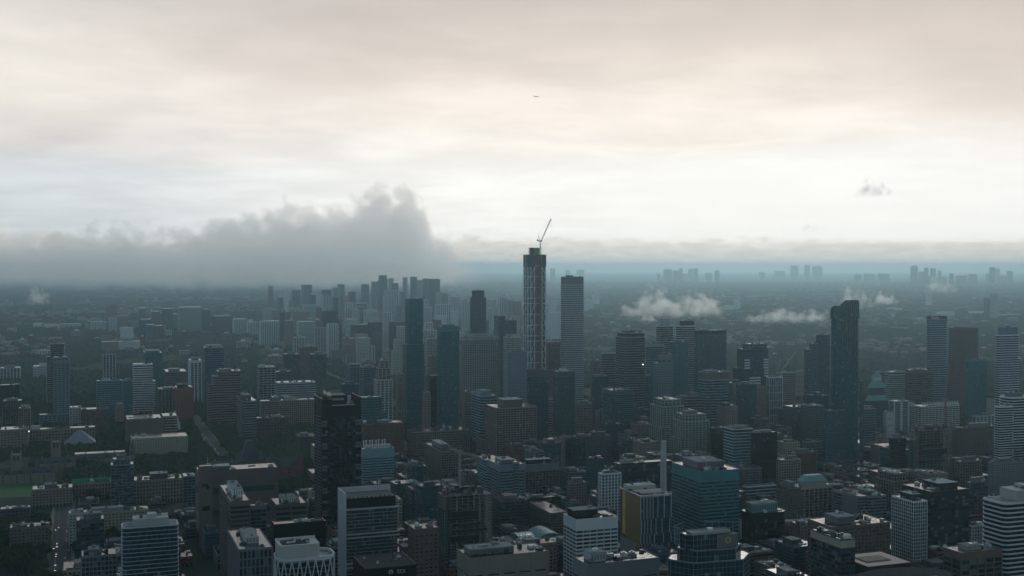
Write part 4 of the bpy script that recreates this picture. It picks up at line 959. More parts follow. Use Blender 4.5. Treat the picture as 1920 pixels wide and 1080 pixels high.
# condo with white side frame and slab lines
def framed_condo():
    root, w, L, H, D = frame(644, 648, 747, 926, 1120, 34, 'glass condo block inside a white frame with pairs of white bands', 'condo_tower')
    x0, x1, y0, y1 = -w / 2, w / 2, -L / 2, L / 2; wh = pmat('frame white', (.40, .40, .43), .6)
    st = dict(STY['S'], fh=3.4, bt=.45, bp=.7); zt = zpx(957, D)
    volume(root, x0 + .8, x1 - .8, y0 + 1, y1, 0, zt, st, wall('dslab'), 'gtd', D, ROOFS[2], para=.5)
    box('black_attic', wall('black'), root, x0 + .8, x1 - 2.5, y0 + 1.2, y1 - 1, zt + .1, zpx(936, D) - .2)
    box('frame_pier', wh, root, x0 - .6, x0 + .6, y0 - .6, y1, 0, H)
    box('frame_top', wh, root, x0 - .6, x1 + .4, y1 - .8, y1 + .2, zpx(945, D), H)
    box('roof', ROOFS[0], root, x0 + .7, x1 - 2.5, y0 + 1.2, y1 - .9, zpx(936, D) - .15, zpx(936, D))
    for yy in (956, 1003, 1010, 1058, 1066): box('white_band', wh, root, x0 - .5, x1 + .9, y0 - .9, y0 + .9, zpx(yy + 1, D), zpx(yy - 1, D))
    k = 0; random.seed(3)
    for i in range(20):
        z = zt - (i + 1) * 3.4 - .1
        for j in range(14):
            if random.random() < .6:
                mt = M_PANE[1] if random.random() < .7 else M_PANE[2]; a = x0 + 1.5 + (w - 3) * j / 14
                box('window', mt, root, a + .1, a + (w - 3) / 14 * .55, y0 + .88, y0 + 1.02, z, z + 2.7)
    for i in range(10): box('planter', pmat('planter green', (.05, .055, .02), .9), root, x0 + 3 + i * (w - 8) / 10, x0 + 4.6 + i * (w - 8) / 10, y0 + 2, y0 + 3.4, zpx(936, D), zpx(936, D) + .9)
framed_condo()

# rounded office tower with white diagonal bracing
def diagrid():
    root, w, L, H, D = frame(519, 521, 632, 1050, 880, 30, 'rounded office tower wrapped in white diagonal bracing, at the bottom edge', 'office_tower')
    x0, x1, y0, y1 = -w / 2, w / 2, -L / 2, L / 2; wh = pmat('bracing white', (.50, .51, .52), .55)
    poly = rrect(x0 + .7, x1 - .7, y0 + .7, y1 - .7, 10, 8)
    volume(root, x0, x1, y0, y1, 0, H - 3, dict(STY['B'], fh=4, bt=.6, bp=.15), wall('blue'), 'gd', D, ROOFS[3], poly=poly, para=.4)
    outer = rrect(x0, x1, y0, y1, 10.5, 8); ring = MB(); n_ = len(outer); inn = grow(outer, -.9)
    for za, zb in ((H - 2.2, H),):
        ring.v = [(x, y, za) for x, y in outer] + [(x, y, zb) for x, y in outer] + [(x, y, zb) for x, y in inn] + [(x, y, za) for x, y in inn]
        for i in range(n_):
            j = (i + 1) % n_
            for k in range(4): ring.f.append((k * n_ + i, k * n_ + j, ((k + 1) % 4) * n_ + j, ((k + 1) % 4) * n_ + i)); ring.m.append(0)
    ring.build('ring_beam', wh, root)
    per = [Vector(p) for p in outer]; ln = [0]
    for i in range(n_): ln.append(ln[-1] + (per[(i + 1) % n_] - per[i]).length)
    def pt(s_):
        s_ %= ln[-1]
        for i in range(n_):
            if ln[i + 1] >= s_: return per[i].lerp(per[(i + 1) % n_], (s_ - ln[i]) / max(1e-6, ln[i + 1] - ln[i]))
    N = 22; step = ln[-1] / N; hh = 16.0
    for lev in range(5):
        for i in range(N):
            for sg in (0, 1):
                a = pt((i + .5 * (lev % 2)) * step); s1 = (i + .5 * (lev % 2) + (.5 if sg else -.5)) * step
                pa = a; za = H - 2 - lev * hh
                mb = MB(); mid = pt((i + .5 * (lev % 2) + (.25 if sg else -.25)) * step); b = pt(s1)
                mb.bar((pa.x, pa.y, za), (mid.x, mid.y, za - hh / 2), .42); mb.bar((mid.x, mid.y, za - hh / 2), (b.x, b.y, za - hh), .42); mb.build('brace', wh, root)
    c0, c1 = x0 + w * .04, x0 + w * .73
    mb = MB(); mb.prism(rrect(c0, c1, y0 + 5, y1 - 4, 2), H - 3.2, zpx(1028, D)); mb.build('plant_wall', wall('light'), root)
    mb = MB(); mb.prism(rrect(c0 + 3, c1 - 9, y0 + 8, y1 - 7, 2), zpx(1028, D), zpx(1028, D) + .4); mb.build('plant_roof', ROOFS[2], root)
    box('parapet', wh, root, c0, c1, y1 - 4.6, y1 - 4, zpx(1028, D), zpx(1024, D)); box('parapet', wh, root, c0, c0 + .7, y0 + 5, y1 - 4, zpx(1028, D), zpx(1025, D))
    roof_things(root, c0 + 3, c1 - 3, y0 + 7, y1 - 6, zpx(1028, D), 6, .5)
diagrid()

# condo with rounded corners and thin white slab lines
def wave_condo(xl, xc, xr, yt, D, l, label, bt, bp, fh, wm, gm, ph, rr=3.5):
    root, w, L, H, D = frame(xl, xc, xr, yt, D, l, label, 'condo_tower')
    x0, x1, y0, y1 = -w / 2, w / 2, -L / 2, L / 2; poly = rrect(x0 + bp, x1 - bp, y0 + bp, y1 - bp, rr)
    volume(root, x0, x1, y0, y1, 0, H, dict(STY['S'], fh=fh, bt=bt, bp=bp), wm, gm, D, ROOFS[1], poly=poly, para=.4, eps=.02)
    a, b, h = ph; box('penthouse', wall('light'), root, x0 + a * w, x0 + b * w, y0 + L * .2, y1 - L * .15, H - .2, H + h)
    box('penthouse', wall('light'), root, x0 + (a + b) / 2 * w - 3, x0 + (a + b) / 2 * w + 5, y0 + L * .35, y1 - L * .25, H + h + .01, H + h + 3)
    mb = MB()
    for i in range(14): x = x0 + w * (a + .02) + i * w * (b - a) / 14; mb.box(x, x + .35, y0 + L * .2 - .25, y0 + L * .2 - .02, H, H + h * .95)
    mb.build('louvre', M_METAL, root, stuff=True)
    roof_things(root, x0 + a * w, x0 + b * w, y0 + L * .2, y1 - L * .2, H + h, 5, .6)
    return root, w, L, H, D
root, w, L, H, D = wave_condo(228, 230, 336, 991, 1075, 27, 'rounded glass condo tower with thin white floor lines and grey penthouse, lower left', .42, .9, 3.85, pmat('line white', (.42, .44, .45), .6), 'gb', (.2, .82, 6.5))
k = 0; random.seed(12)
for i in range(16):
    for j in range(18):
        if random.random() < .55:
            z = H - .4 - (i + 1) * 3.85 + .15; a = -w / 2 + 5 + (w - 10) * j / 18
            box('window', M_PANE[0 if random.random() < .6 else 1], root, a, a + (w - 10) / 18 * .8, -L / 2 + .78, -L / 2 + .95, z, z + 3.2); k += 1
root, w, L, H, D = wave_condo(1877, 1884, 1990, 944, 1020, 30, 'white banded condo tower with rounded corner cut by the right edge', 1.3, .8, 4.0, pmat('balcony white', (.50, .52, .53), .6), 'gd', (.28, .8, 9), 5)

# black block with white letters
def text_mesh(body, size, depth, mat):
    cu = bpy.data.curves.new('letters', 'FONT'); cu.body = body; cu.size = size; cu.extrude = depth; cu.align_x = 'CENTER'
    tmp = bpy.data.objects.new('tmp_text', cu); COL.objects.link(tmp); bpy.context.view_layer.update()
    me = bpy.data.meshes.new_from_object(tmp.evaluated_get(bpy.context.evaluated_depsgraph_get())); bpy.data.objects.remove(tmp)
    me.materials.clear(); me.materials.append(mat); return me
def letter_block():
    root, w, L, H, D = frame(668, 684, 781, 1067, 900, 42, 'black office block with small white logo and letters under its grey roof', 'office_block')
    x0, x1, y0, y1 = -w / 2, w / 2, -L / 2, L / 2
    box('wall', wall('black'), root, x0, x1, y0, y1, 0, H - .4); box('roof', ROOFS[2], root, x0 + .6, x1 - .6, y0 + .6, y1 - .6, H - .4, H - .2)
    for q in ((x0, x1, y0, y0 + .6), (x0, x1, y1 - .6, y1), (x0, x0 + .6, y0 + .6, y1 - .6), (x1 - .6, x1, y0 + .6, y1 - .6)): box('parapet', wall('dgrey'), root, *q, H - .39, H + .5)
    m = wall('light'); xx = x0 + w * .70
    link('letters', text_mesh('tcs', 6.0, .15, m), root, (xx, y0 - .2, zpx(1080.5, D)), None, (math.pi / 2, 0, 0))
    mb = MB(); c = x0 + w * .50; n_ = 16; zc = zpx(1077, D)
    for i in range(n_):
        if i in (11, 12): continue
        a0, a1 = 2 * math.pi * i / n_, 2 * math.pi * (i + 1) / n_
        mb.face([(c + 1.9 * math.cos(a0), y0 - .15, zc + 1.9 * math.sin(a0)), (c + 1.9 * math.cos(a1), y0 - .15, zc + 1.9 * math.sin(a1)), (c + .7 * math.cos(a1), y0 - .15, zc + .7 * math.sin(a1)), (c + .7 * math.cos(a0), y0 - .15, zc + .7 * math.sin(a0))])
    mb.build('logo', m, root)
    roof_things(root, x0, x1, y0, y1, H - .2, 7, .55)
    mb = MB(); mb.bar((w * .2, 4, H - .3), (w * .2, 4, H + 17), .45); mb.build('flue_pipe', M_DMETAL, root)
    for i in range(40):
        a = x0 + w * (i + .1) / 40; box('mullion', M_DMETAL, root, a, a + .12, y0 - .12, y0 - .01, 0, H - 8.5)
letter_block()

# concrete frames under construction
def raw_frame(xl, xc, xr, yt, D, l, label, fh, cm, cores):
    root, w, L, H, D = frame(xl, xc, xr, yt, D, l, label, 'concrete_frame')
    root['category'] = 'building'
    x0, x1, y0, y1 = -w / 2, w / 2, -L / 2, L / 2; n_ = int((H - 9) / fh)
    inner = MB(); inner.prism([(x0 + w * .2, y0 + L * .3), (x1 - w * .2, y0 + L * .3), (x1 - w * .2, y1 - L * .25), (x0 + w * .2, y1 - L * .25)], 0, H - 10); inner.build('core_wall', wall('dark'), root)
    for i in range(n_): box('floor_slab', cm, root, x0, x1, y0, y1, H - 9 - i * fh - .32, H - 9 - i * fh)
    nx, ny = max(3, round(w / 6.5)), max(3, round(L / 7))
    for i in range(nx + 1):
        for j in range(ny + 1):
            if 0 < i < nx and 0 < j < ny: continue
            x, y = x0 + .5 + (w - 1) * i / nx, y0 + .6 + (L - 1.2) * j / ny; wd = random.choice((.35, .35, .8))
            box('column', cm, root, x - wd, x + wd, y - .35, y + .35, 0, H - 9.3)
    random.seed(int(xl))
    if cores:
        for i in range(cores):
            z = H - 9 - fh * (i * 2 + 5); a = x0 + w * random.uniform(.05, .2); b = x1 - w * random.uniform(.05, .3)
            box('tarpaulin', pmat('dark netting', (.012, .018, .02), .9), root, a, b, y0 - .12, y0 - .02, z - fh * random.choice((1, 2)), z - .4)
        box('glazed_bay', glass('gg'), root, x0 - .1, x0 + 3, y0 + .2, y1 - 3, 0, H - 22)
    # formwork and scaffolding on the working floors
    for i in range(26):
        a, b = random.uniform(x0 - 2, x1 - 4), random.uniform(y0 - 1.5, y1 - 3); ww, ll, hh = random.uniform(1.5, 7), random.uniform(1, 4), random.uniform(1.5, 7)
        box('formwork_panel', random.choice([wall('bronze'), wall('dgrey'), wall('brown'), wall('dark')]), root, a, a + ww, b, b + ll, H - 9 + random.uniform(-2, 3), H - 6 + hh * .6)
    mb = MB()
    for i in range(34):
        x, y = random.uniform(x0 - 1.5, x1 + 1.5), random.choice((y0 - 1, y1 + 1, y0 + 4)); z = H - 9; mb.bar((x, y, z), (x + wob3(.5), y, z + random.uniform(5, 10)), .16)
        mb.bar((x, y, z + 4 + wob3(1)), (x + random.uniform(3, 8), y, z + 4 + wob3(1)), .14)
    mb.build('scaffolding', M_DMETAL, root, stuff=True)
    mb = MB(); lattice(mb, (x1 + 2.2, y0 + 4, 0), (x1 + 2.2, y0 + 4, H), .9, int(H / 3), .16); mb.build('hoist_mast', wall('bronze'), root)
    return root, w, L, H
raw_frame(820, 834, 922, 915, 1175, 26, 'raw concrete tower frame under construction with messy formwork on top, lower centre', 3.1, pmat('raw concrete', (.20, .185, .175), .9, .2, .4), 5)
raw_frame(1703, 1716, 1786, 797, 1690, 26, 'dark concrete tower frame under construction in front of the zigzag trellis block', 3.9, pmat('raw concrete dark', (.155, .14, .13), .9, .2, .4), 4)

# white and gold office block with sloping roof
def gold_block():
    root, w, L, H, D = frame(1162, 1201, 1259, 930, 1225, None, 'office block with gold side wall and white fins on its blue glass front', 'office_block')
    x0, x1, y0, y1 = -w / 2, w / 2, -L / 2, L / 2; wh = pmat('fin white', (.50, .50, .50), .55)
    mb = MB(); mb.box(x0 + .5, x1 - .5, y0 + .5, y1, 0, H - 2); mb.build('glazing', glass('gb'), root)
    box('roof', ROOFS[3], root, x0 + .8, x1 - .8, y0 + .8, y1 - .8, H - 2, H - 1.6)
    fh = 4.0
    for i in range(int((H - 3) / fh)): box('floor_line', wall('dgrey'), root, x0 + .45, x1 - .45, y0 + .4, y1 - .5, H - 3 - i * fh - .4, H - 3 - i * fh)
    lev = [(H, H - 25, (0, .1, .2, .3, .4, .56, .77, 1)), (H - 25, H - 41, (.03, .13, .23, .34, .5, .7, .95)), (H - 41, H - 51, (0, .1, .2, .3, .45, .75, 1)), (H - 51, 20, (.04, .14, .24, .35, .5, .7, .92))]
    for za, zb, fs in lev:
        if zb < 0: zb = 0
        for f in fs: x = x0 + .3 + (w - .6) * f; box('fin', wh, root, x - .28, x + .28, y0 - .3, y0 + .5, zb, za - .3)
        n_ = 22
        for j in range(1, n_): y = y0 + L * j / n_; box('side_fin', wh if za < H - 50 else wall('gold'), root, x0 - .25, x0 + .5, y - .2, y + .2, zb, za - .4)
    box('gold_wall', wall('gold'), root, x0 - .05, x0 + .49, y0 + .6, y1 - L * .3, H - 50, H - 1); box('gold_strip', pmat('bright gold panel', (.50, .33, .09), .45), root, x0 - .6, x0 - .06, y1 - L * .3, y1 - L * .16, H - 48, H - 1)
    for i in range(30): z = H - 3 - i * 1.6; box('gold_shelf', wall('bronze'), root, x0 - .3, x0 + .4, y0 + .6, y1 - L * .3, z - .25, z)
    box('coping', wh, root, x0 - .3, x1 + .3, y0 - .3, y0 + .7, H - .3, H + .3); box('coping', wh, root, x0 - .5, x0 + .5, y0 + .7, y1, H - .3, H + .3)
    box('penthouse', wall('light'), root, x0 + 3, x1 - 2, y1 - L * .35, y1 - 3, H - 1.6, H + 4.5); box('penthouse', wall('dgrey'), root, x0 + 4, x1 - 6, y0 + 4, y0 + L * .3, H - 1.6, H + 1.5)
    box('penthouse_roof', wall('beige'), root, x0 + 3, x1 - 1.5, y0 + L * .33, y0 + L * .5, H + 1, H + 1.4); roof_things(root, x0, x1, y0, y1, H - 1.4, 12, .8)
    roof_things(root, x0 + 2, x1 - 2, y1 - L * .35, y1 - 3, H + 4.4, 5, .6)
gold_block()

# faceted glass crown with a gold hexagon
def crown_tower():
    root, w, L, H, D = frame(1240, 1276, 1422, 1040, 800, None, 'faceted dark glass tower crown with gold hexagon emblem, bottom edge', 'office_tower')
    x0, x1, y0, y1 = -w / 2, w / 2, -L / 2, L / 2; edge = pmat('crown edge', (.30, .31, .32), .6); g = glass('gtd')
    def facet(poly, z0, z1, nm='glazing', m=None, cap=True):
        mb = MB(); mb.prism(poly, z0, z1 - (.2 if cap else 0)); mb.build(nm, m or g, root)
        n_ = len(poly); e = MB()
        for i in range(n_):
            a, b = Vector(poly[i]), Vector(poly[(i + 1) % n_]); e.bar((*a, z1), (*b, z1), .28)
            k = max(1, int((b - a).length / 3.0))
            for j in range(k): p = a.lerp(b, j / k); e.bar((p.x, p.y, z0), (p.x, p.y, z1), .07 if j else .16)
            for zz in np.arange(z0 + 3.8, z1, 3.8): e.bar((*a, zz), (*b, zz), .08)
        e.build('mullions', edge, root, stuff=True)
    def sc(p, f, ox=0, oy=0): return [(ox + a * f, oy + b * f) for a, b in p]
    base = [(x0, y0 + 14), (x0 + 10, y0), (x1 - 14, y0 - 3), (x1, y0 + 12), (x1, y1 - 8), (x1 - 14, y1), (x0 + 8, y1), (x0, y1 - 10)]
    facet(base, 0, zpx(1058, D)); facet(sc(base, .78), zpx(1058, D) - 1, zpx(1038, D)); 
    box('roof', ROOFS[2], root, x0 * .7, x1 * .7, y0 * .6, y1 * .6, zpx(1038, D) - .4, zpx(1038, D) - .1)
    up = [(-w * .36, y0 * .32), (-w * .28, y0 * .55), (w * .02, y0 * .60), (w * .02, y1 * .35), (-w * .15, y1 * .5), (-w * .36, y1 * .2)]
    zt = zpx(1010, D); facet(up, zpx(1038, D) - 1, zt)
    q = (w * .02, w * .29, y0 * .60, y0 * .1); box('sign_wall', pmat('mauve stone', (.15, .135, .14), .8), root, *q, zpx(1040, D), zt - 1.5)
    box('roof', pmat('tan gravel', (.27, .235, .20), .95, .3, .3), root, -w * .27, w * .2, y0 * .45, y1 * .2, zt - .8, zt + .6)
    for a in ((-w * .28, -w * .27, y0 * .46, y1 * .2), (w * .2, w * .21, y0 * .46, y1 * .2), (-w * .28, w * .21, y0 * .47, y0 * .455), (-w * .28, w * .21, y1 * .2, y1 * .215)): box('parapet', edge, root, *a, zt - .5, zt + 1.3)
    hx = [(2.7 * math.cos(R(30 + 60 * i)), 2.7 * math.sin(R(30 + 60 * i))) for i in range(6)]; cx, cz = w * .155, (zpx(1040, D) + zt) / 2
    mb = MB(); f = y0 * .60 - .25
    mb.face([(cx + a, f, cz + b) for a, b in hx]); mb.build('emblem', pmat('emblem gold', (.42, .30, .12), .4, metal=.3), root)
    mb = MB(); mb.face([(cx - 1.2, f - .1, cz - .2), (cx + .2, f - .1, cz - 1.2), (cx + 1.2, f - .1, cz + .2), (cx - .2, f - .1, cz + 1.2)]); mb.build('emblem_mark', wall('bronze'), root)
    for a, b, z1 in (((w * .02, y1 * .6), (w * .32, y1 * .15), 9), ((w * .40, y0 * .1), (w * .40, y0 * -.1), 12), ((-w * .44, y1 * .1), (-w * .42, y0 * .2), 9), ((-w * .42, y1 * .3), (-w * .25, y1 * .8), 9)):
        mb = MB(); za = zpx(1030, D); zb = zt + z1 * .5; A, B = Vector(a), Vector(b)
        for t_ in (0, .25, .5, .75, 1): p = A.lerp(B, t_); mb.bar((p.x, p.y, za), (p.x, p.y, zb), .16)
        for t_ in (0, .33, .66, 1): zz = za + (zb - za) * t_; mb.bar((*A, zz), (*B, zz), .22 if t_ == 1 else .12)
        mb.build('glass_screen_frame', edge, root); mb = MB(); mb.face([(*A, za), (*B, za), (*B, zb), (*A, zb)]); mb.build('glass_screen', glass('gb'), root)
    mb = MB(); mb.prism([(2.2 * math.cos(a) + w * .0, 2.2 * math.sin(a)) for a in [i * math.pi / 6 for i in range(12)]], zt + .6, zt + 2.2); mb.build('roof_unit', wall('white'), root)
    mb = MB(); mb.bar((w * .03, 3, zt), (w * .03, 3, zt + 7), .2); mb.bar((-w * .1, 0, zt), (-w * .1, 0, zt + 5), .15); mb.build('antenna', M_DMETAL, root)
crown_tower()

# postmodern tower with green copper hip roof
def hip(root, x0, x1, y0, y1, z0, z1, f, m, name='hip_roof'):
    cx, cy_ = (x0 + x1) / 2, (y0 + y1) / 2; mb = MB()
    mb.prism([(x0, y0), (x1, y0), (x1, y1), (x0, y1)], z0, z1, top=[(cx + (a - cx) * f, cy_ + (b - cy_) * f) for a, b in ((x0, y0), (x1, y0), (x1, y1), (x0, y1))]); return mb.build(name, m, root)
def copper_tower():
    root, w, L, H, D = frame(1486, 1500, 1560, 912, 1540, None, 'beige tower with pale green copper hip roof', 'office_tower')
    x0, x1, y0, y1 = -w / 2, w / 2, -L / 2, L / 2
    volume(root, x0, x1, y0, y1, 0, H, dict(STY['P'], ps=7, pw=1.5, bt=.8), wall('beige'), 'gd', D, ROOFS[0], para=1.4, crown=3)
    a = .14; q = (x0 + a * w, x1 - a * w, y0 + a * L, y1 - a * L); box('drum', wall('beige'), root, *q, H - 1, zpx(905, D))
    hip(root, q[0] - 1.5, q[1] + 1.5, q[2] - 1.5, q[3] + 1.5, zpx(905, D), zpx(894, D), .62, wall('copper'))
copper_tower()

# group of green copper domes
def domes():
    root, w, L, H, D = frame(1622, 1628, 1665, 752, 2420, 30, 'dark office tower crowned by tiers of green copper roofs', 'office_tower')
    x0, x1, y0, y1 = -w / 2, w / 2, -L / 2, L / 2; c = wall('copper')
    volume(root, x0, x1, y0, y1, 0, H, dict(STY['C']), wall('dgrey'), 'gb', D)
    hip(root, x0, x1, y0, y1, H, zpx(742, D), .72, c); box('drum', wall('dgrey'), root, x0 * .62, x1 * .62, y0 * .62, y1 * .62, zpx(744, D), zpx(728, D))
    hip(root, x0 * .8, x1 * .8, y0 * .8, y1 * .8, zpx(728, D), zpx(714, D), .5, c); box('lantern', wall('pale'), root, x0 * .42, x1 * .42, y0 * .42, y1 * .42, zpx(716, D), zpx(708, D))
    hip(root, x0 * .5, x1 * .5, y0 * .5, y1 * .5, zpx(708, D), zpx(697, D), .1, c, 'cupola')
    for sx in (-1, 1):
        hip(root, sx * w * .38 - 3, sx * w * .38 + 3, y0, y0 + 6, zpx(728, D), zpx(718, D), .1, c, 'turret_roof')
    for a, b, yy in ((.95, 1.7, 752), (1.7, 2.5, 758)):
        q = (x0 + a * w, x0 + b * w, y0 + 2, y1 - 2); z = zpx(yy + 8, D); volume(root, *q, 0, z, dict(STY['C']), wall('dgrey'), 'gb', D, eps=.05); hip(root, q[0] - 1, q[1] + 1, q[2] - 1, q[3] + 1, z, z + 8, .7, c)
domes()

# smokestack
p = at(1244, 829, 1480); st_ = thing('smokestack', 'slender pale concrete smokestack in front of the beige green towers', 'chimney', (p.x, p.y, 0))
mb = MB(); circ = lambda r: [(r * math.cos(i * math.pi / 8), r * math.sin(i * math.pi / 8)) for i in range(16)]
mb.prism(circ(4.6), 0, p.z, top=circ(3.6)); mb.build('shaft', wall('light'), st_, smooth=False)
mb = MB(); mb.prism(circ(3.9), p.z - .01, p.z + 1.4); mb.build('rim', wall('beige'), st_); FOOT.append((p.x, p.y, 0, 5, 5))

# historic and college buildings at the left
def gable(root, x0, x1, y0, y1, z0, h, m, axis='x', name='gabled_roof'):
    mb = MB()
    if axis == 'x':
        c = (y0 + y1) / 2; r = [(x0, y0, z0), (x1, y0, z0), (x1, y1, z0), (x0, y1, z0), (x0, c, z0 + h), (x1, c, z0 + h)]
        fs = [(0, 1, 5, 4), (2, 3, 4, 5), (1, 2, 5), (3, 0, 4), (3, 2, 1, 0)]
    else:
        c = (x0 + x1) / 2; r = [(x0, y0, z0), (x1, y0, z0), (x1, y1, z0), (x0, y1, z0), (c, y0, z0 + h), (c, y1, z0 + h)]
        fs = [(0, 1, 4), (1, 2, 5, 4), (2, 3, 5), (3, 0, 4, 5), (3, 2, 1, 0)]
    mb.v = r; mb.f = fs; mb.m = [0] * 5; return mb.build(name, m, root)
SLATE = pmat('slate roof', (.055, .062, .075), .8, .2, .2); 
def stone_house(px, py, w, L, h, rh, label, nm='college_hall', m='brick', rot=20.2, gables=3, extra=None):
    p = ground(px, py); root = thing(nm, label, 'building', (p.x, p.y, 0), R(rot)); FOOT.append((p.x, p.y, R(rot), w / 2, L / 2)); BUILT.append((p.x, p.y, label.split(',')[0], px, p.y, w))
    box('wall', wall(m), root, -w / 2, w / 2, -L / 2, L / 2, 0, h); gable(root, -w / 2 - .6, w / 2 + .6, -L / 2 - .6, L / 2 + .6, h + .01, rh, SLATE)
    for i in range(gables):
        x = -w / 2 + w * (i + .5) / gables; gw = w / gables * .5
        box('bay', wall(m), root, x - gw / 2, x + gw / 2, -L / 2 - 1.6, -L / 2 + .1, 0, h + 1); gable(root, x - gw / 2 - .3, x + gw / 2 + .3, -L / 2 - 1.8, 0, h + 1.01, rh * .75, SLATE, 'y', 'dormer_roof')
    for i in range(gables * 2):
        for z in np.arange(1.5, h - 2, 4.2): box('window', wall('black'), root, -w / 2 + w * (i + .3) / gables / 2, -w / 2 + w * (i + .55) / gables / 2, -L / 2 - 1.75 if False else -L / 2 - .06, -L / 2 + .02, z, z + 2.2)
    for sx in (-.35, .3): box('chimney', wall(m), root, sx * w - 1, sx * w + 1, -1, 1, h + rh * .3, h + rh + 2.5)
    return root
r_ = stone_house(533, 902, 52, 30, 24, 14, 'dark brick parliament wing with steep slate roofs beside the black hotel-like tower', 'parliament_hall', gables=2)
box('tower_wall', wall('brick'), r_, -26, -15, -16, -5, 0, 34); hip(r_, -26.5, -14.5, -16.5, -4.5, 34, 48, .06, SLATE, 'spire_roof'); box('tower_wall', wall('brick'), r_, 16, 27, -16, -5, 0, 36); hip(r_, 15.5, 27.5, -16.5, -4.5, 36, 50, .06, SLATE, 'spire_roof')
r_ = stone_house(468, 886, 40, 34, 22, 12, 'dark brick parliament centre with a tall blunt hipped roof among trees', 'parliament_hall', gables=1); hip(r_, -14, 14, -14, 12, 24, 52, .35, SLATE, 'tall_roof')
stone_house(420, 893, 40, 18, 16, 9, 'small stone hall with pale roof edge left of the parliament centre', gables=2, m='sand')
stone_house(40, 905, 96, 18, 14, 9, 'long stone college hall behind the playing field', gables=5, m='sand')
stone_house(105, 884, 60, 18, 14, 9, 'stone college range with gables beside the bell tower', gables=3, m='sand')
stone_house(190, 872, 70, 16, 12, 8, 'slate roofed college range among the dark trees', gables=4, m='sand')
def bell_tower(px, py, w, h, label, spire=0):
    p = ground(px, py); root = thing('bell_tower', label, 'tower', (p.x, p.y, 0), GR); FOOT.append((p.x, p.y, GR, w / 2, w / 2))
    box('shaft', wall('sand'), root, -w / 2, w / 2, -w / 2, w / 2, 0, h)
    for sx in (-1, 1):
        for sy in (-1, 1): box('pinnacle', wall('sand'), root, sx * w / 2 - 1, sx * w / 2 + 1, sy * w / 2 - 1, sy * w / 2 + 1, 0, h + 4)
    for x in (-w * .2, w * .2): box('belfry_opening', wall('black'), root, x - w * .1, x + w * .1, -w / 2 - .1, -w / 2 + .05, h - 10, h - 2.5)
    if spire: hip(root, -w * .45, w * .45, -w * .45, w * .45, h, h + spire, .02, SLATE, 'spire')
bell_tower(31, 905, 13, 44, 'square stone gate tower behind the playing field at the left edge'); bell_tower(105, 872, 13, 40, 'square stone bell tower with four pinnacles among the trees'); bell_tower(248, 868, 7, 24, 'small pointed spire above the long stone college hall', 14)

# folded white crystal roofs of the museum
cr_ = thing('museum_crystals', 'white folded crystal roofs beside the brown museum hall', 'building', ground(305, 812), GR); M_CR = pmat('crystal cladding', (.36, .39, .42), .5)
for a, b, z1, z2, nm in ((-34, -6, 16, 30, 'crystal_wing'), (-12, 14, 14, 38, 'crystal_wing'), (8, 34, 18, 46, 'crystal_peak')):
    mb = MB(); c = (a + b) / 2; v = [(a, -16, 0), (b, -16, 0), (b + 2, 16, 0), (a - 2, 16, 0), (a + 2, -14, z1), (c + 3, -6, z2), (b, 12, z1 * .9), (a, 14, z1 * 1.2)]
    mb.v = v; mb.f = [(0, 1, 5, 4), (1, 2, 6, 5), (2, 3, 7, 6), (3, 0, 4, 7), (4, 5, 7), (5, 6, 7)]; mb.m = [0] * 6; mb.build(nm, M_CR, cr_)
    for k in range(3):
        mb = MB(); A = Vector(v[4]).lerp(Vector(v[5]), .3 + .25 * k); B = Vector(v[7]).lerp(Vector(v[6]), .3 + .25 * k); mb.bar(A, B, .35); mb.build('glass_slot', glass('gd'), cr_)
q = ground(305, 812); FOOT.append((q.x, q.y, GR, 38, 18))
# white tent-like hall roof
q = ground(150, 838); t_ = thing('rink_hall', 'pale pyramid roofed hall beside the sandstone terrace', 'building', q, GR); FOOT.append((q.x, q.y, GR, 27, 22))
box('wall', wall('sand'), t_, -26, 26, -20, 20, 0, 9); hip(t_, -27, 27, -21, 21, 9.01, 30, .12, pmat('lead roof', (.20, .21, .23), .6), 'pyramid_roof')
for i in range(9): box('window', wall('black'), t_, -23 + i * 5.4, -20.5 + i * 5.4, -20.1, -19.9, 2.5, 6.5)

# teal glass barrel roofs
q = ground(1003, 1035); gh = thing('shopping_arcade', 'teal barrel vaulted arcade roofs with small domes left of the white office block', 'building', (q.x, q.y, 0), GR); FOOT.append((q.x, q.y, GR, 32, 34))
box('wall', wall('dgrey'), gh, -30, 32, -32, 32, 0, 14); M_TG = gmat('teal roof glass', (.07, .17, .17), .3, .35, (3, 3, 3), bright=0)
def vault(root, cx, cy_, w, l, r, z, m, axis='y', nm='vault_roof', n_=10):
    mb = MB(); pts = [(r * math.cos(math.pi * i / n_) * w / (2 * r), r * math.sin(math.pi * i / n_)) for i in range(n_ + 1)]
    for (a, b), (c, d) in zip(pts, pts[1:]):
        if axis == 'y': mb.face([(a, -l / 2, b), (c, -l / 2, d), (c, l / 2, d), (a, l / 2, b)])
        else: mb.face([(-l / 2, a, b), (-l / 2, c, d), (l / 2, c, d), (l / 2, a, b)])
    for s_ in (-1, 1): mb.face([(a, s_ * l / 2, b) if axis == 'y' else (s_ * l / 2, a, b) for a, b in pts])
    mb.build(nm, m, root, (cx, cy_, z))
    for i in range(int(l / 5)):
        k = -l / 2 + 5 * (i + .5); mb = MB()
        for (a, b), (c, d) in zip(pts, pts[1:]): mb.bar((a, k, b + .05) if axis == 'y' else (k, a, b + .05), (c, k, d + .05) if axis == 'y' else (k, c, d + .05), .18)
        mb.build('roof_rib', wall('pteal'), root, (cx, cy_, z))
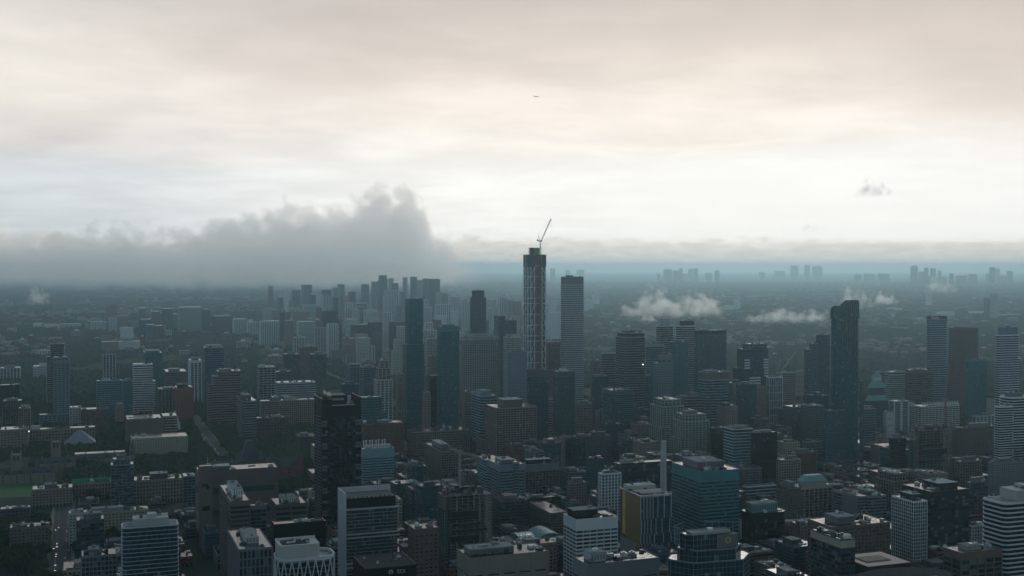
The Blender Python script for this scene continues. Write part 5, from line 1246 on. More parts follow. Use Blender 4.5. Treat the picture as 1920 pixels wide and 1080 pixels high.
vault(gh, 16, 10, 30, 40, 9, 14.02, M_TG); vault(gh, -8, 18, 34, 20, 5, 14.03, M_TG, 'x'); vault(gh, 14, -22, 16, 34, 6, 14.04, M_TG, 'x'); vault(gh, -20, -14, 12, 22, 5, 14.05, M_TG)
def dome(root, cx, cy_, r, z, m, nm='dome'):
    mb = MB(); prev = None
    for j in range(5):
        a = math.pi / 2 * j / 5; b = math.pi / 2 * (j + 1) / 5
        for i in range(12):
            t0, t1 = 2 * math.pi * i / 12, 2 * math.pi * (i + 1) / 12
            mb.face([(r * math.cos(a) * math.cos(t0), r * math.cos(a) * math.sin(t0), r * math.sin(a)), (r * math.cos(a) * math.cos(t1), r * math.cos(a) * math.sin(t1), r * math.sin(a)),
                     (r * math.cos(b) * math.cos(t1), r * math.cos(b) * math.sin(t1), r * math.sin(b)), (r * math.cos(b) * math.cos(t0), r * math.cos(b) * math.sin(t0), r * math.sin(b))])
    mb.build(nm, m, root, (cx, cy_, z))
dome(gh, -6, -4, 6, 14.1, M_TG); dome(gh, -4, -14, 4.5, 14.1, M_TG); roof_things(gh, -28, 30, -30, 30, 14.1, 10, .8)

# generic tables
ALLOWED = {'condo_tower', 'office_block', 'hotel_tower', 'office_tower', 'glass_block', 'court_tower', 'theatre_block', 'white_office', 'brick_block', 'brick_hall', 'car_park', 'apartment_block', 'apartment_tower', 'office_slab', 'residence_tower',
           'shed', 'deco_tower', 'museum_hall', 'hotel_block', 'gallery', 'gothic_hall', 'stone_terrace', 'rotunda', 'hall', 'brick_tower', 'brick_row', 'school_block', 'arcade_block', 'lab_block', 'postmodern_tower'}
def fix(nm, st):
    if nm in ALLOWED: return nm
    if st in 'SWRgK': return 'apartment_tower' if 'tower' in nm or st in 'SW' else 'apartment_block'
    return 'office_tower' if 'tower' in nm else 'office_block'
rows = [l_.strip() for l_ in (TABLE + FAR).splitlines() if l_.strip()]
def key(l_): return float(l_.split('|')[1].split()[4])
REG = {}
for l_ in sorted(rows, key=key):
    nm, px, sty, opt, lab = [t_.strip() for t_ in l_.split('|')]
    lab2 = lab if len(lab.split()) >= 4 else lab + ' far off'
    REG[lab] = generic('|'.join((fix(nm, sty.split()[0]), px, sty, opt, lab2)))

# signs, murals, roof screens on generic buildings
def on(label): 
    for k_, v_ in REG.items():
        if k_.startswith(label): return v_
root, w, L, H, D = on('wide grey apartment slab')
box('roof_sign', wall('light'), root, -w * .42, w * .30, -L / 2 + .5, -L / 2 + 1.1, H - .2, H + 7.5)
link('sign_letters', text_mesh('Manulife Centre', 5.2, .1, wall('black')), root, (-w * .02, -L / 2 + .35, H + 2.2), None, (math.pi / 2, 0, 0))
for x in (-.32, .36): box('white_marker', M_WHITE, root, x * w, x * w + 2, -L / 2 - .6, -L / 2 - .3, H - 7, H - 2.5)
root, w, L, H, D = on('large pale teal office tower')
for i, (a, b) in enumerate(((.70, .80), (.81, .86), (.87, .96))): box('sign_letter_block', pmat('cyan sign', (.03, .20, .27), .5), root, -w / 2 + a * w, -w / 2 + b * w, -L / 2 - .6, -L / 2 - .35, H - 7.6 + (i % 2) * .3, H - 4.3)
root, w, L, H, D = on('tall balcony tower with red lettered')
box('sign_panel', pmat('red sign', (.24, .06, .07), .6), root, -w * .44, w * .0, -L / 2 - 1.1, -L / 2 - .8, H - 8.5, H - 2.0)
for i in range(4): box('sign_letter', M_WHITE, root, -w * .40 + i * w * .11, -w * .40 + i * w * .11 + w * .07, -L / 2 - 1.3, -L / 2 - 1.12, H - 7, H - 3.5)
root, w, L, H, D = on('wide brown brick block carrying')
xm = w * .26; box('mural', pmat('mural blue', (.05, .16, .26), .7, .5, .4), root, xm, xm + 11, -L / 2 - .7, -L / 2 - .5, H - 30, H - 6); box('mural_patch', wall('light'), root, xm + 2, xm + 6, -L / 2 - .8, -L / 2 - .71, H - 26, H - 16)
root, w, L, H, D = on('grey concrete hotel with a round')
bx = -w / 2 + w * .16; fy = -L / 2 - L * .05 - .9; mb = MB(); n_ = 20; cz = H - 21
for i in range(n_):
    if i in (0, 19): continue
    a0, a1 = 2 * math.pi * i / n_, 2 * math.pi * (i + 1) / n_
    mb.face([(bx + 5.4 * math.cos(a0), fy, cz + 5.4 * math.sin(a0)), (bx + 5.4 * math.cos(a1), fy, cz + 5.4 * math.sin(a1)), (bx + 4.5 * math.cos(a1), fy, cz + 4.5 * math.sin(a1)), (bx + 4.5 * math.cos(a0), fy, cz + 4.5 * math.sin(a0))])
mb.build('ring_sign', pmat('sign cream', (.42, .42, .30), .6), root)
for i in range(2): box('sign_text_line', wall('dark'), root, bx - 2.2, bx + 5.4 - i, fy - .02, fy + .1, cz - 1.9 + i * 2.2, cz - .9 + i * 2.2)
root, w, L, H, D = on('brick hall with bright green')
for a, b in ((.0, .38), (.55, .98)): box('green_screen', wall('green'), root, -w / 2 + a * w, -w / 2 + b * w, -L / 2 + 5, -L / 2 + 5.6, H - 1, H + 5.5)
root, w, L, H, D = on('pale blue laboratory block')
for i in range(8): mb = MB(); mb.prism(circ(.9), H + 2, H + 9.5, top=circ(.7)); mb.prism(circ(1.4), H + 9.5, H + 10.6); mb.build('exhaust_funnel', M_WHITE, root, (-w * .42 + i * w * .1, 4 + (i % 2) * 3, 0))
root, w, L, H, D = on('small brown block with bright lit')
for i, (x, m_) in enumerate(((-.34, M_LAMP_W), (0.02, pmat('green sign', (.05, .3, .12), .5, emit=(.1, .8, .3, 1.2))), (.36, M_LAMP_W))): box('lit_sign', m_, root, x * w - 1.4, x * w + 1.4, -L / 2 - 1.2, -L / 2 - .9, 14, 17)
root, w, L, H, D = on('white banded apartment block with a zigzag')
for i in range(15):
    mb = MB(); a = -w / 2 + w * i / 15; mb.face([(a, -L / 2 - 1.5, H + 1.5), (a + w / 15, -L / 2 - 1.5, H + 1.5), (a + w / 30, -L / 2 + 3, H + 8.5)]); mb.face([(a + w / 30, -L / 2 + 3, H + 8.5), (a + w / 15, -L / 2 - 1.5, H + 1.5), (a + w / 15, -L / 2 + 7, H + 1.5)]); mb.build('trellis_panel', wall('pale'), root)
root, w, L, H, D = on('black hotel tower with narrow')
for x in (-w / 2, w / 2):
    for y in (-L / 2, L / 2 * .6): lamp(root, x, y, H, .35)
root, w, L, H, D = on('dark condo tower with groups of bright')
for g_, (a, b) in ((674, (-.5, -.28)), (674, (.30, .5)), (708, (-.30, .18)), (741, (-.5, -.25)), (741, (.22, .5)), (773, (-.3, .2)), (690, (.34, .5))):
    for k in range(4): z = zpx(g_ + k * 5, D); box('white_band', M_WHITE, root, a * w, b * w, -L / 2 - 1.5, -L / 2 + .5, z - 2.6, z)
root, w, L, H, D = on('dark green glass condo tower with a white drum')
mb = MB(); mb.prism(circ(4), H, H + 4.5, top=circ(2.5)); mb.build('roof_drum', M_WHITE, root)
root, w, L, H, D = on('angular glass tower with mirrored')
random.seed(2)
for i in range(12):
    for j in range(7):
        if random.random() < .5: box('mirror_panel', random.choice(M_PANE), root, -w / 2 + w * j / 7 + .15, -w / 2 + w * (j + 1) / 7 - .15, -L / 2 - .35, -L / 2 - .2, H - 5 - i * 4, H - 1.6 - i * 4)
lamp(on('broad grey condo tower')[0], on('broad grey condo tower')[1] * .4, -on('broad grey condo tower')[2] / 2 - 1.5, zpx(685, 2230), .9, M_LAMP_W)

# two more cranes and a conveyor boom
q = at(1465, 712, 2750); c2 = thing('tower_crane', 'small luffing crane with long pale yellow jib behind the slim white lattice tower', 'crane', (q.x, q.y, 0), 0)
build_crane(c2, zpx(694, 2750), 50, R(53), pmat('crane yellow', (.40, .38, .20), .6), wall('rust'), th=.34)
q = at(1773, 750, 2150); c3 = thing('tower_crane', 'red brown luffing crane in front of the plum brown tower', 'crane', (q.x, q.y, 0), 0)
build_crane(c3, zpx(752, 2150), 78, R(80), pmat('crane red', (.20, .075, .055), .7), wall('bronze'), th=.32)
q = at(862, 850, 1500); c4 = thing('tower_crane', 'flat crane boom reaching from the brown gridded block over the blue grey office block', 'crane', (q.x, q.y, 0), 0)
mb = MB(); lattice(mb, (0, 0, 0), (0, 0, zpx(848, 1500)), 1.0, 30, .2); mb.build('mast', M_METAL, c4)
mb = MB(); lattice(mb, (-8, -2, zpx(845, 1500)), (26, 4, zpx(858, 1500)), 1.0, 14, .3); mb.build('boom', wall('beige'), c4); mb = MB(); mb.box(-12, -7, -3, 0, zpx(850, 1500), zpx(842, 1500)); mb.build('counterweight', wall('bronze'), c4)
# curved dark roof and skylight hall at the bottom right
q = at(1690, 1068, 860); ar = thing('arena', 'dark curved arena roof cut by the bottom edge at the right', 'building', (q.x, q.y, 0), GR); zc = zpx(1082, 860)
mb = MB(); mb.prism([(42 * math.cos(a), 22 * math.sin(a)) for a in [i * math.pi / 16 for i in range(32)]], 0, zc); mb.build('wall', wall('dark'), ar)
mb = MB(); mb.prism([(43 * math.cos(a), 23 * math.sin(a)) for a in [i * math.pi / 16 for i in range(32)]], zc, zc + 1.5, top=[(40 * math.cos(a), 20 * math.sin(a)) for a in [i * math.pi / 16 for i in range(32)]]); mb.build('roof', ROOFS[2], ar)
for i in range(9): box('skylight', wall('grey'), ar, -8 + i * 3.4, -6 + i * 3.4, -15, -12, zc + 1.4, zc + 2.4)
FOOT.append((q.x, q.y, GR, 48, 30))
q = at(1640, 1045, 1010); sk = thing('skylight_hall', 'low dark block with a striped glass skylight behind the curved arena roof', 'building', (q.x, q.y, 0), GR); zc = zpx(1048, 1010)
box('wall', wall('dark'), sk, -22, 22, -20, 20, 0, zc); FOOT.append((q.x, q.y, GR, 22, 20))
for i in range(8): box('skylight', wall('beige'), sk, -14 + i * 3.2, -12 + i * 3.2, -8, 8, zc, zc + 1)
# ------------------------------------------------------------------ roads, field
ROADS = []
def road(px, py, wd, L0, L1, label, lines=True, nm='road'):
    q = ground(px, py); e = Vector((GC, GS, 0)); d = Vector((-GS, GC, 0)); mb = MB()
    def strip(a, b, z, l0=L0, l1=L1):
        m_ = MB(); m_.face([q + e * a + d * l0 + Vector((0, 0, z)), q + e * b + d * l0 + Vector((0, 0, z)), q + e * b + d * l1 + Vector((0, 0, z)), q + e * a + d * l1 + Vector((0, 0, z))]); return m_
    o = strip(-wd / 2, wd / 2, .008).build(nm, M_ASPH); tag(o, label, None, kind='structure')
    for s_ in (-1, 1):
        a, b = sorted((s_ * wd / 2, s_ * (wd / 2 + 4))); m_ = MB(); c = [q + e * a + d * L0, q + e * b + d * L0, q + e * b + d * L1, q + e * a + d * L1]
        m_.prism([(p.x, p.y) for p in c], 0, .14); tag(m_.build('pavement', M_PAVE), None, None, kind='structure')
    if lines:
        m_ = MB()
        for k in range(int((L1 - L0) / 9)):
            for a in (-wd / 4, wd / 4):
                z0 = L0 + k * 9; c = [q + e * (a - .12) + d * z0, q + e * (a + .12) + d * z0, q + e * (a + .12) + d * (z0 + 4), q + e * (a - .12) + d * (z0 + 4)]
                m_.face([p + Vector((0, 0, .012)) for p in c])
        o = m_.build('lane_markings', M_LINE); tag(o, None, None, kind='structure')
    mid = q + d * ((L0 + L1) / 2); FOOT.append((mid.x, mid.y, GR, wd / 2 + 3, (L1 - L0) / 2)); return q, e, d
av = road(112, 1070, 22, -60, 420, 'wide avenue running away from the lower left corner')
st2 = road(405, 838, 18, -140, 500, 'tree lined street left of the black hotel-like tower')
st3 = road(612, 700, 16, -300, 2600, 'long straight street climbing to the uptown cluster', False)
st4 = road(276, 662, 13, -200, 2500, 'pale boulevard crossing the western suburb', False)
road(1150, 1050, 16, -100, 1500, 'narrow street between the towers', False); road(900, 1000, 16, -50, 1600, 'narrow street east of the brown office slab', False)

# playing field
q0 = [ground(-160, 903), ground(88, 903), ground(84, 930), ground(-160, 940)]
m_ = MB(); m_.face([(p.x, p.y, .02) for p in q0]); tag(m_.build('lawn', M_GRASS), 'green playing field at the left edge', None, kind='structure')
fc = sum((Vector(p) for p in q0), Vector()) / 4; FOOT.append((fc.x, fc.y, 0, (q0[1].x - q0[0].x) / 2, abs(q0[0].y - q0[2].y) / 2 - 4))

# cars
CARM = [pmat('car paint white', (.6, .6, .6), .3, .05), pmat('car paint grey', (.15, .155, .16), .3, .05), pmat('car paint red', (.25, .02, .02), .3, .05), pmat('car paint black', (.015, .015, .018), .3, .05)]
def car(mat):
    root = thing('car', 'x', 'car'); mb = MB()
    pr = [(-2.2, .35), (-2.2, .85), (-1.7, .95), (1.1, .95), (2.1, .75), (2.25, .35)]
    for s_ in (0,): mb.v = [(-.9, a, b) for a, b in pr] + [(.9, a, b) for a, b in pr]; k = len(pr); mb.f = [tuple(range(k)), tuple(range(2 * k - 1, k - 1, -1))] + [(i, k + i, k + (i + 1) % k, (i + 1) % k) for i in range(k)]; mb.m = [0] * (k + 2)
    mb.build('body', mat, root); mb = MB(); mb.prism([(-.85, -1.9), (.85, -1.9), (.85, .9), (-.85, .9)], .94, 1.45, top=[(-.7, -1.4), (.7, -1.4), (.7, .3), (-.7, .3)]); mb.build('cabin', glass('gk'), root)
    for x in (-.88, .88):
        for y in (-1.4, 1.4): mb = MB(); mb.bar((x - .1, y, .34), (x + .1, y, .34), .34, 10); mb.build('wheel', M_DMETAL, root)
    for x in (-.6, .6): box('headlight', M_LAMP_W, root, x - .18, x + .18, 2.2, 2.3, .55, .75)
    for x in (-.6, .6): box('tail_light', M_LAMP_R, root, x - .18, x + .18, -2.28, -2.18, .6, .8)
    return root
def copy_tree(o):
    c = o.copy(); COL.objects.link(c)
    for ch in o.children:
        d = ch.copy(); COL.objects.link(d); d.parent = c
    return c
protos = [car(m) for m in CARM]; used = [False] * 4; random.seed(21)
names4 = ['white', 'grey', 'red', 'black']
def put_cars(R_, n, l0, l1, wd, where):
    q, e, d = R_
    for i in range(n):
        k = random.choice((0, 0, 1, 1, 2, 3)); o = copy_tree(protos[k]) if used[k] else protos[k]; used[k] = True
        s_ = random.choice((-1, 1)); lane = random.choice((.25, .42)) * wd * .9
        p = q + e * (s_ * lane) + d * (l0 + (l1 - l0) * (i + random.random() * .6) / n); o.location = (p.x, p.y, .01); o.rotation_euler = (0, 0, GR + (0 if s_ > 0 else math.pi))
        o['label'] = f'small {names4[k]} car driving on the {where}'; o['category'] = 'car'; o['group'] = f'{names4[k]} cars on the {where}'
put_cars(av, 22, -30, 260, 22, 'wide avenue at the lower left'); put_cars(st2, 16, -100, 300, 18, 'street left of the black hotel-like tower')
for k in range(4):
    if not used[k]:
        for ch in list(protos[k].children): bpy.data.objects.remove(ch)
        bpy.data.objects.remove(protos[k])

# ------------------------------------------------------------------ low blocks filling the city floor
def nearest_ref(x, y):
    b = min(BUILT, key=lambda t_: (t_[0] - x) ** 2 + ((t_[1] - y) * .6) ** 2)
    rel = 'behind' if y > b[1] + 25 else ('in front of' if y < b[1] - 25 else ('right of' if x > b[0] else 'left of'))
    return rel, b[2]
def short(ref, n_=6):
    rw = ref.replace('-', ' ').split()[:n_]
    while rw and rw[-1] in ('a', 'the', 'of', 'with', 'and', 'in', 'its', 'from', 'between', 'at', 'behind', 'beside', 'to', 'on', 'two', 'one', 'by', 'right', 'left', 'under', 'before', 'tall', 'dark', 'white', 'inside', 'rising', 'beyond', 'whose', 'standing', 'that', 'into'): rw = rw[:-1]
    return ' '.join(rw)
random.seed(99); used_lab = {}
KINDS = [('brown', 'brown', 'gk', 'K'), ('dark brick', 'brick', 'gk', 'K'), ('grey', 'grey', 'gd', 'G'), ('beige', 'beige', 'gk', 'K'), ('dark glass', 'dgrey', 'gb', 'C'), ('brown banded', 'bronze', 'gk', 'B'), ('slate', 'dgrey', 'gd', 'B'), ('dark teal', 'dgrey', 'gt', 'S')]
nfill = 0
def is_city(px, D): return (px > 600 and 1000 < D < 2950) or (140 < px <= 600 and 1080 < D < 1640) or (px <= 600 and 2150 < D < 3300)
for row in range(150):
    D = 1020 + row * 21 + random.uniform(-6, 6)
    for px in np.arange(-60, 1990, 62000 / D):
        px = px + random.uniform(-10, 10); p = at(px, 700, D)
        if not is_city(px, D) or nfill >= 440: continue
        if px < 600 and random.random() < (.72 if D > 1900 else .5): continue
        w_, l_ = random.uniform(20, 44), random.uniform(20, 44); q = (p.x, D, GR, w_ / 2, l_ / 2)
        if any(abs(q[0] - o[0]) + abs(q[1] - o[1]) < 300 and overlaps(q, o, 2.5) for o in FOOT): continue
        H = random.uniform(12, 34) if px > 600 else random.uniform(8, 20)
        if px > 600 and D > 1900 and random.random() < .25: H = random.uniform(36, 60)
        if 1070 < px < 1660 and 1900 < D < 2900 and random.random() < .72: H = random.uniform(60, 150)
        elif px > 640 and 1500 < D < 2000 and random.random() < .35: H = random.uniform(30, 55)
        if px > 640 and D < 2000: H = random.uniform(16, 46) if D < 1300 else random.uniform(20, 66)
        if 360 < px < 640 and D < 1350: H = random.uniform(14, 40)
        ha = w_ / 2 * F / D
        for gl_, gr_, gy_, gd_ in GUARD:                       # keep the faces of the listed buildings in view
            if gd_ > D and gd_ < 3300 and gl_ < px + ha and gr_ > px - ha: H = min(H, CAMZ - (gy_ + (62 if gd_ > 1500 else 55) - 500) * D / F)
        H = max(H, 9.0)
        if H > 50: w_ = min(w_, 28); l_ = min(l_, 28)
        q = (p.x, D, GR, w_ / 2, l_ / 2); FOOT.append(q); cn, wk, gk, sk_ = random.choice(KINDS if H < 50 else [KINDS[4], KINDS[7], KINDS[7], KINDS[0], KINDS[2]]); rel, ref = nearest_ref(p.x, D)
        rw = short(ref, 7).split()
        lab = ('low %s block' if H < 50 else 'mid height %s tower') % cn + f" {rel} the {' '.join(rw)}"
        root = thing(('brick_block' if sk_ == 'K' else ('office_block' if sk_ == 'B' else 'low_block')) if H < 50 else 'condo_tower', lab, 'building', (p.x, D, 0), GR); root['side'] = 1
        if lab in used_lab: root['group'] = ('low ' if H < 50 else 'mid height ') + cn + ' blocks ' + rel + ' the ' + ' '.join(rw[:5]); used_lab[lab]['group'] = root['group']
        used_lab.setdefault(lab, root)
        volume(root, -w_ / 2, w_ / 2, -l_ / 2, l_ / 2, 0, H, dict(STY[sk_]), wall(wk), gk, 2600 if D < 2000 else 3000, random.choice((ROOFS[0], ROOFS[2], ROOFS[2])), 0, 0, 1.0)
        if random.random() < .8: a = random.uniform(.1, .4); box('penthouse', wall(random.choice(('grey', 'dgrey', 'dgrey', 'brown'))), root, -w_ / 2 + a * w_, -w_ / 2 + (a + .4) * w_, -l_ * .2, l_ * .25, H - 1, H + random.uniform(2, 5))
        roof_things(root, -w_ / 2, w_ / 2, -l_ / 2, l_ / 2, H - .8, 9 if D < 1500 else (5 if D < 1900 else 2), .8); nfill += 1

random.seed(55); MID = [('white', 'white', 'gl', 'R'), ('cream', 'beige', 'gl', 'K'), ('pink', 'pink', 'gd', 'K'), ('grey', 'light', 'gl', 'B'), ('pale ribbed', 'pale', 'gl', 'R'), ('navy', 'dgrey', 'gb', 'C'), ('brown', 'brown', 'gd', 'K'), ('brick', 'brick', 'gd', 'K')]
nm_ = 0; tries = 0
while nm_ < 190 and tries < 6000:
    tries += 1; west = random.random() < .16
    px = random.uniform(-10, 480) if west else random.triangular(478, 985, 680); D = random.uniform(4300, 6800) if west else random.uniform(3550, 7400)
    if px > 860 and D < 4600: continue
    p = at(px, 600, D); w_ = random.uniform(18, 58); l_ = random.uniform(14, 24); H = random.uniform(14, 40) if west or random.random() < .5 else random.uniform(40, 95 + (D - 3500) * .018); q = (p.x, D, GR, w_ / 2, l_ / 2)
    if any(abs(q[0] - o[0]) + abs(q[1] - o[1]) < 260 and overlaps(q, o, 6) for o in FOOT): continue
    FOOT.append(q); cn, wk, gk, sk_ = random.choice(MID); rel, ref = nearest_ref(p.x, D); lab = ('low ' if H < 40 else 'mid height ') + f'{cn} apartment block {rel} the {short(ref, 6)}'
    root = thing('apartment_block', lab, 'building', (p.x, D, 0), GR); root['side'] = 1
    if lab in used_lab: root['group'] = cn + ' apartment blocks ' + rel + ' the ' + short(ref, 5); used_lab[lab]['group'] = root['group']
    used_lab.setdefault(lab, root); st = dict(STY[sk_]); st['fh'] *= 1.4; st['bt'] *= 1.4; st['ps'] *= 1.3; st['pw'] *= 1.3
    volume(root, -w_ / 2, w_ / 2, -l_ / 2, l_ / 2, 0, H, st, wall(wk), gk, 5000, random.choice(ROOFS[:2]))
    if random.random() < .7: box('penthouse', wall(random.choice(('light', 'grey', 'white'))), root, -w_ * .2, w_ * .15, -l_ * .25, l_ * .25, H - 1, H + random.uniform(3, 6))
    nm_ += 1

# ------------------------------------------------------------------ suburb houses
random.seed(4); HM = [wall('light'), wall('pale'), wall('brick'), wall('grey'), wall('beige')]; RM = [pmat('shingle grey', (.16, .16, .17), .9), pmat('shingle pale', (.38, .37, .36), .9), pmat('shingle brown', (.12, .09, .08), .9)]
hproto = []
for i in range(5):
    mb = MB(); w_, l_ = 9 + i * 2.5, 12 + i; mb.box(-w_ / 2, w_ / 2, -l_ / 2, l_ / 2, 0, 8); wl = mb.mesh('house_wall', HM[i])
    mb = MB(); mb.v = [(-w_ / 2 - .5, -l_ / 2 - .5, 8), (w_ / 2 + .5, -l_ / 2 - .5, 8), (w_ / 2 + .5, l_ / 2 + .5, 8), (-w_ / 2 - .5, l_ / 2 + .5, 8), (0, -l_ / 2, 12), (0, l_ / 2, 12)]
    mb.f = [(0, 1, 4), (1, 2, 5, 4), (2, 3, 5), (3, 0, 4, 5), (3, 2, 1, 0)]; mb.m = [0] * 5; rf = mb.mesh('house_roof', RM[i % 3]); hproto.append((wl, rf, ('white', 'cream', 'brick', 'grey', 'beige')[i]))
nh = 0; HOUSE_XY = []
while nh < 290:
    px = random.uniform(-40, 1960); py = 533 + 150 * random.random() ** 1.5
    if 480 < px < 960 and py < 640 and random.random() < .5: continue
    q = ground(px, py); wl, rf, cn = random.choice(hproto)
    if q.y < 3000 or in_foot(np.array([q.x]), np.array([q.y]), 12)[0]: continue
    band = 'far west suburb' if px < 480 else ('suburb north of the centre' if px < 1100 else 'eastern wooded suburb')
    rel, ref = nearest_ref(q.x, q.y); ref = short(ref)
    o = thing('house', f'small {cn} gabled house among trees {rel} the {ref}', 'house', (q.x, q.y, 0), GR + random.choice((0, 0, math.pi / 2)) + wob3(.15), f'{cn} houses {rel} the {ref}')
    s_ = random.uniform(.9, 1.5) * (1.5 if q.y > 6000 else 1); link('wall', wl, o, scale=(s_, s_, s_)); link('roof', rf, o, scale=(s_, s_, s_)); FOOT.append((q.x, q.y, 0, 9 * s_, 13 * s_)); nh += 1

# ------------------------------------------------------------------ trees
def leaf_mat(name, a, b, inst=False):
    m = bpy.data.materials.new(name); m.use_nodes = True; n = NT(m.node_tree); bs = n.n['Principled BSDF']
    pos = n.node('ShaderNodeNewGeometry').outputs['Position']; f = n.noise(pos, .35, 3, .6)
    oi = n.node('ShaderNodeObjectInfo').outputs['Random']
    c = n.mix(n.math('ADD', n.math('MULTIPLY', f, .5), n.math('MULTIPLY', oi, .5)), a, b)
    big = n.noise(pos, .004, 2, .5); c = n.mix(n.mapr(big, .5, .7, 0, .5), c, (.060, .070, .038))
    n.put(bs.inputs['Base Color'], c); bs.inputs['Roughness'].default_value = .9; bs.inputs['Specular IOR Level'].default_value = .1; return m
M_LEAF = [leaf_mat('leaves dark', (.014, .024, .010), (.040, .055, .020)), leaf_mat('leaves mid', (.020, .032, .012), (.055, .068, .022))]
M_FAR = leaf_mat('far canopy', (.014, .028, .019), (.046, .068, .046)); M_BARK = pmat('bark', (.06, .05, .04), .95)
def crown_mesh(seed):
    r_ = random.Random(seed); mb = MB(); blobs = [(r_.uniform(-.55, .55), r_.uniform(-.55, .55), r_.uniform(.35, 1.05), r_.uniform(.30, .52)) for _ in range(9)]
    for cx, cy_, cz, rr in blobs:
        for _ in range(46):
            th, u = r_.uniform(0, 2 * math.pi), r_.uniform(-.7, 1); s_ = math.sqrt(1 - u * u); nrm = Vector((s_ * math.cos(th), s_ * math.sin(th), u)); k = rr * r_.uniform(.8, 1.12)
            p = Vector((cx, cy_, cz)) + nrm * k; nn = (nrm + Vector((r_.uniform(-.5, .5), r_.uniform(-.5, .5), r_.uniform(-.3, .6)))).normalized(); t_ = nn.orthogonal().normalized(); t_ = (Matrix.Rotation(r_.uniform(0, 6.28), 3, nn) @ t_); bt = nn.cross(t_); sz = r_.uniform(.07, .15)
            mb.face([p + t_ * sz, p + bt * sz * .8, p - t_ * sz, p - bt * sz * .7 + nn * .03])
        bme = bmesh.new(); bmesh.ops.create_icosphere(bme, subdivisions=1, radius=rr * .86); b0 = len(mb.v); mb.v += [(v.co.x + cx, v.co.y + cy_, v.co.z + cz) for v in bme.verts]; mb.f += [tuple(b0 + v.index for v in f.verts) for f in bme.faces]; mb.m += [0] * len(bme.faces); bme.free()
    return mb.mesh('crown_shape', M_LEAF[seed % 2])
crowns = [crown_mesh(i) for i in range(6)]
mb = MB(); mb.bar((0, 0, 0), (0, 0, .55), .045, 7, .028); mb.bar((0, 0, .42), (.28, .05, .8), .022, 5, .012); mb.bar((0, 0, .45), (-.25, .12, .82), .022, 5, .012); mb.bar((0, 0, .4), (.02, -.26, .75), .02, 5, .01); trunk_me = mb.mesh('trunk_shape', M_BARK)
# candidate points: near zone
def scatter(d0, d1, sp, x_lo, x_hi, jit=.45):
    ys = np.arange(d0, d1, sp); P_ = []
    for y in ys:
        a, b = (x_lo - 960) / F * y, (x_hi - 960) / F * y; xs = np.arange(a, b, sp); P_.append(np.stack([xs, np.full_like(xs, y)], 1))
    P_ = np.concatenate(P_); P_ += rng.uniform(-sp * jit, sp * jit, P_.shape); return P_
def fnoise(X, Y, s, seed=0):
    r_ = np.random.default_rng(seed); v = np.zeros_like(X)
    for k in range(5):
        a = r_.uniform(0, 6.28); f = s * 1.7 ** k; v += np.sin((X * math.cos(a) + Y * math.sin(a)) * f + r_.uniform(0, 6)) * np.cos((Y * math.cos(a * 1.7) - X * math.sin(a)) * f * .8 + r_.uniform(0, 6)) / 1.4 ** k
    return v
A = scatter(1180, 2950, 10.5, -260, 610)
px = 960 + A[:, 0] / A[:, 1] * F; py = 500 + CAMZ * F / A[:, 1]
keep = ~in_foot(A[:, 0], A[:, 1], 3.5); dn = fnoise(A[:, 0], A[:, 1], .012, 3)
park = (py > 775) & (py < 925) & (px > 120) & (px < 600); keep &= park | (dn > -.35); keep &= ~((px > 600) & (py > 760)); keep &= ~((px < 98) & (py > 922) & (py < 972)); keep &= ~((py > 955) & (px > 140) & (dn < .6)); keep &= ~((py > 940) & (py < 985) & (px > 60) & (px < 350))
A = A[keep]; px = 960 + A[:, 0] / A[:, 1] * F
big_ok = (px > -20) & (px < 600); order = np.argsort(A[:, 1] + (~big_ok) * 1e5)
first, rest = A[order[:300]], A[order[300:]]
tk = ['dark round tree', 'broad dark green tree']
for i, (x, y) in enumerate(first):
    k = i % 6; hgt = random.uniform(11, 18); wid = hgt * random.uniform(.42, .55)
    pxx = 960 + x / y * F; where = ''
    rel, ref = nearest_ref(x, y); ref = short(ref)
    t_ = thing('tree', f'{tk[k % 2]} {rel} the {ref}', 'tree', (x, y, 0), random.uniform(0, 6.28), f'{tk[k % 2]}s {rel} the {ref}')
    link('trunk', trunk_me, t_, scale=(wid, wid, hgt * .8)); link('crown', crowns[k], t_, (0, 0, hgt * .12), (wid * 1.25, wid * 1.25, hgt * .62))
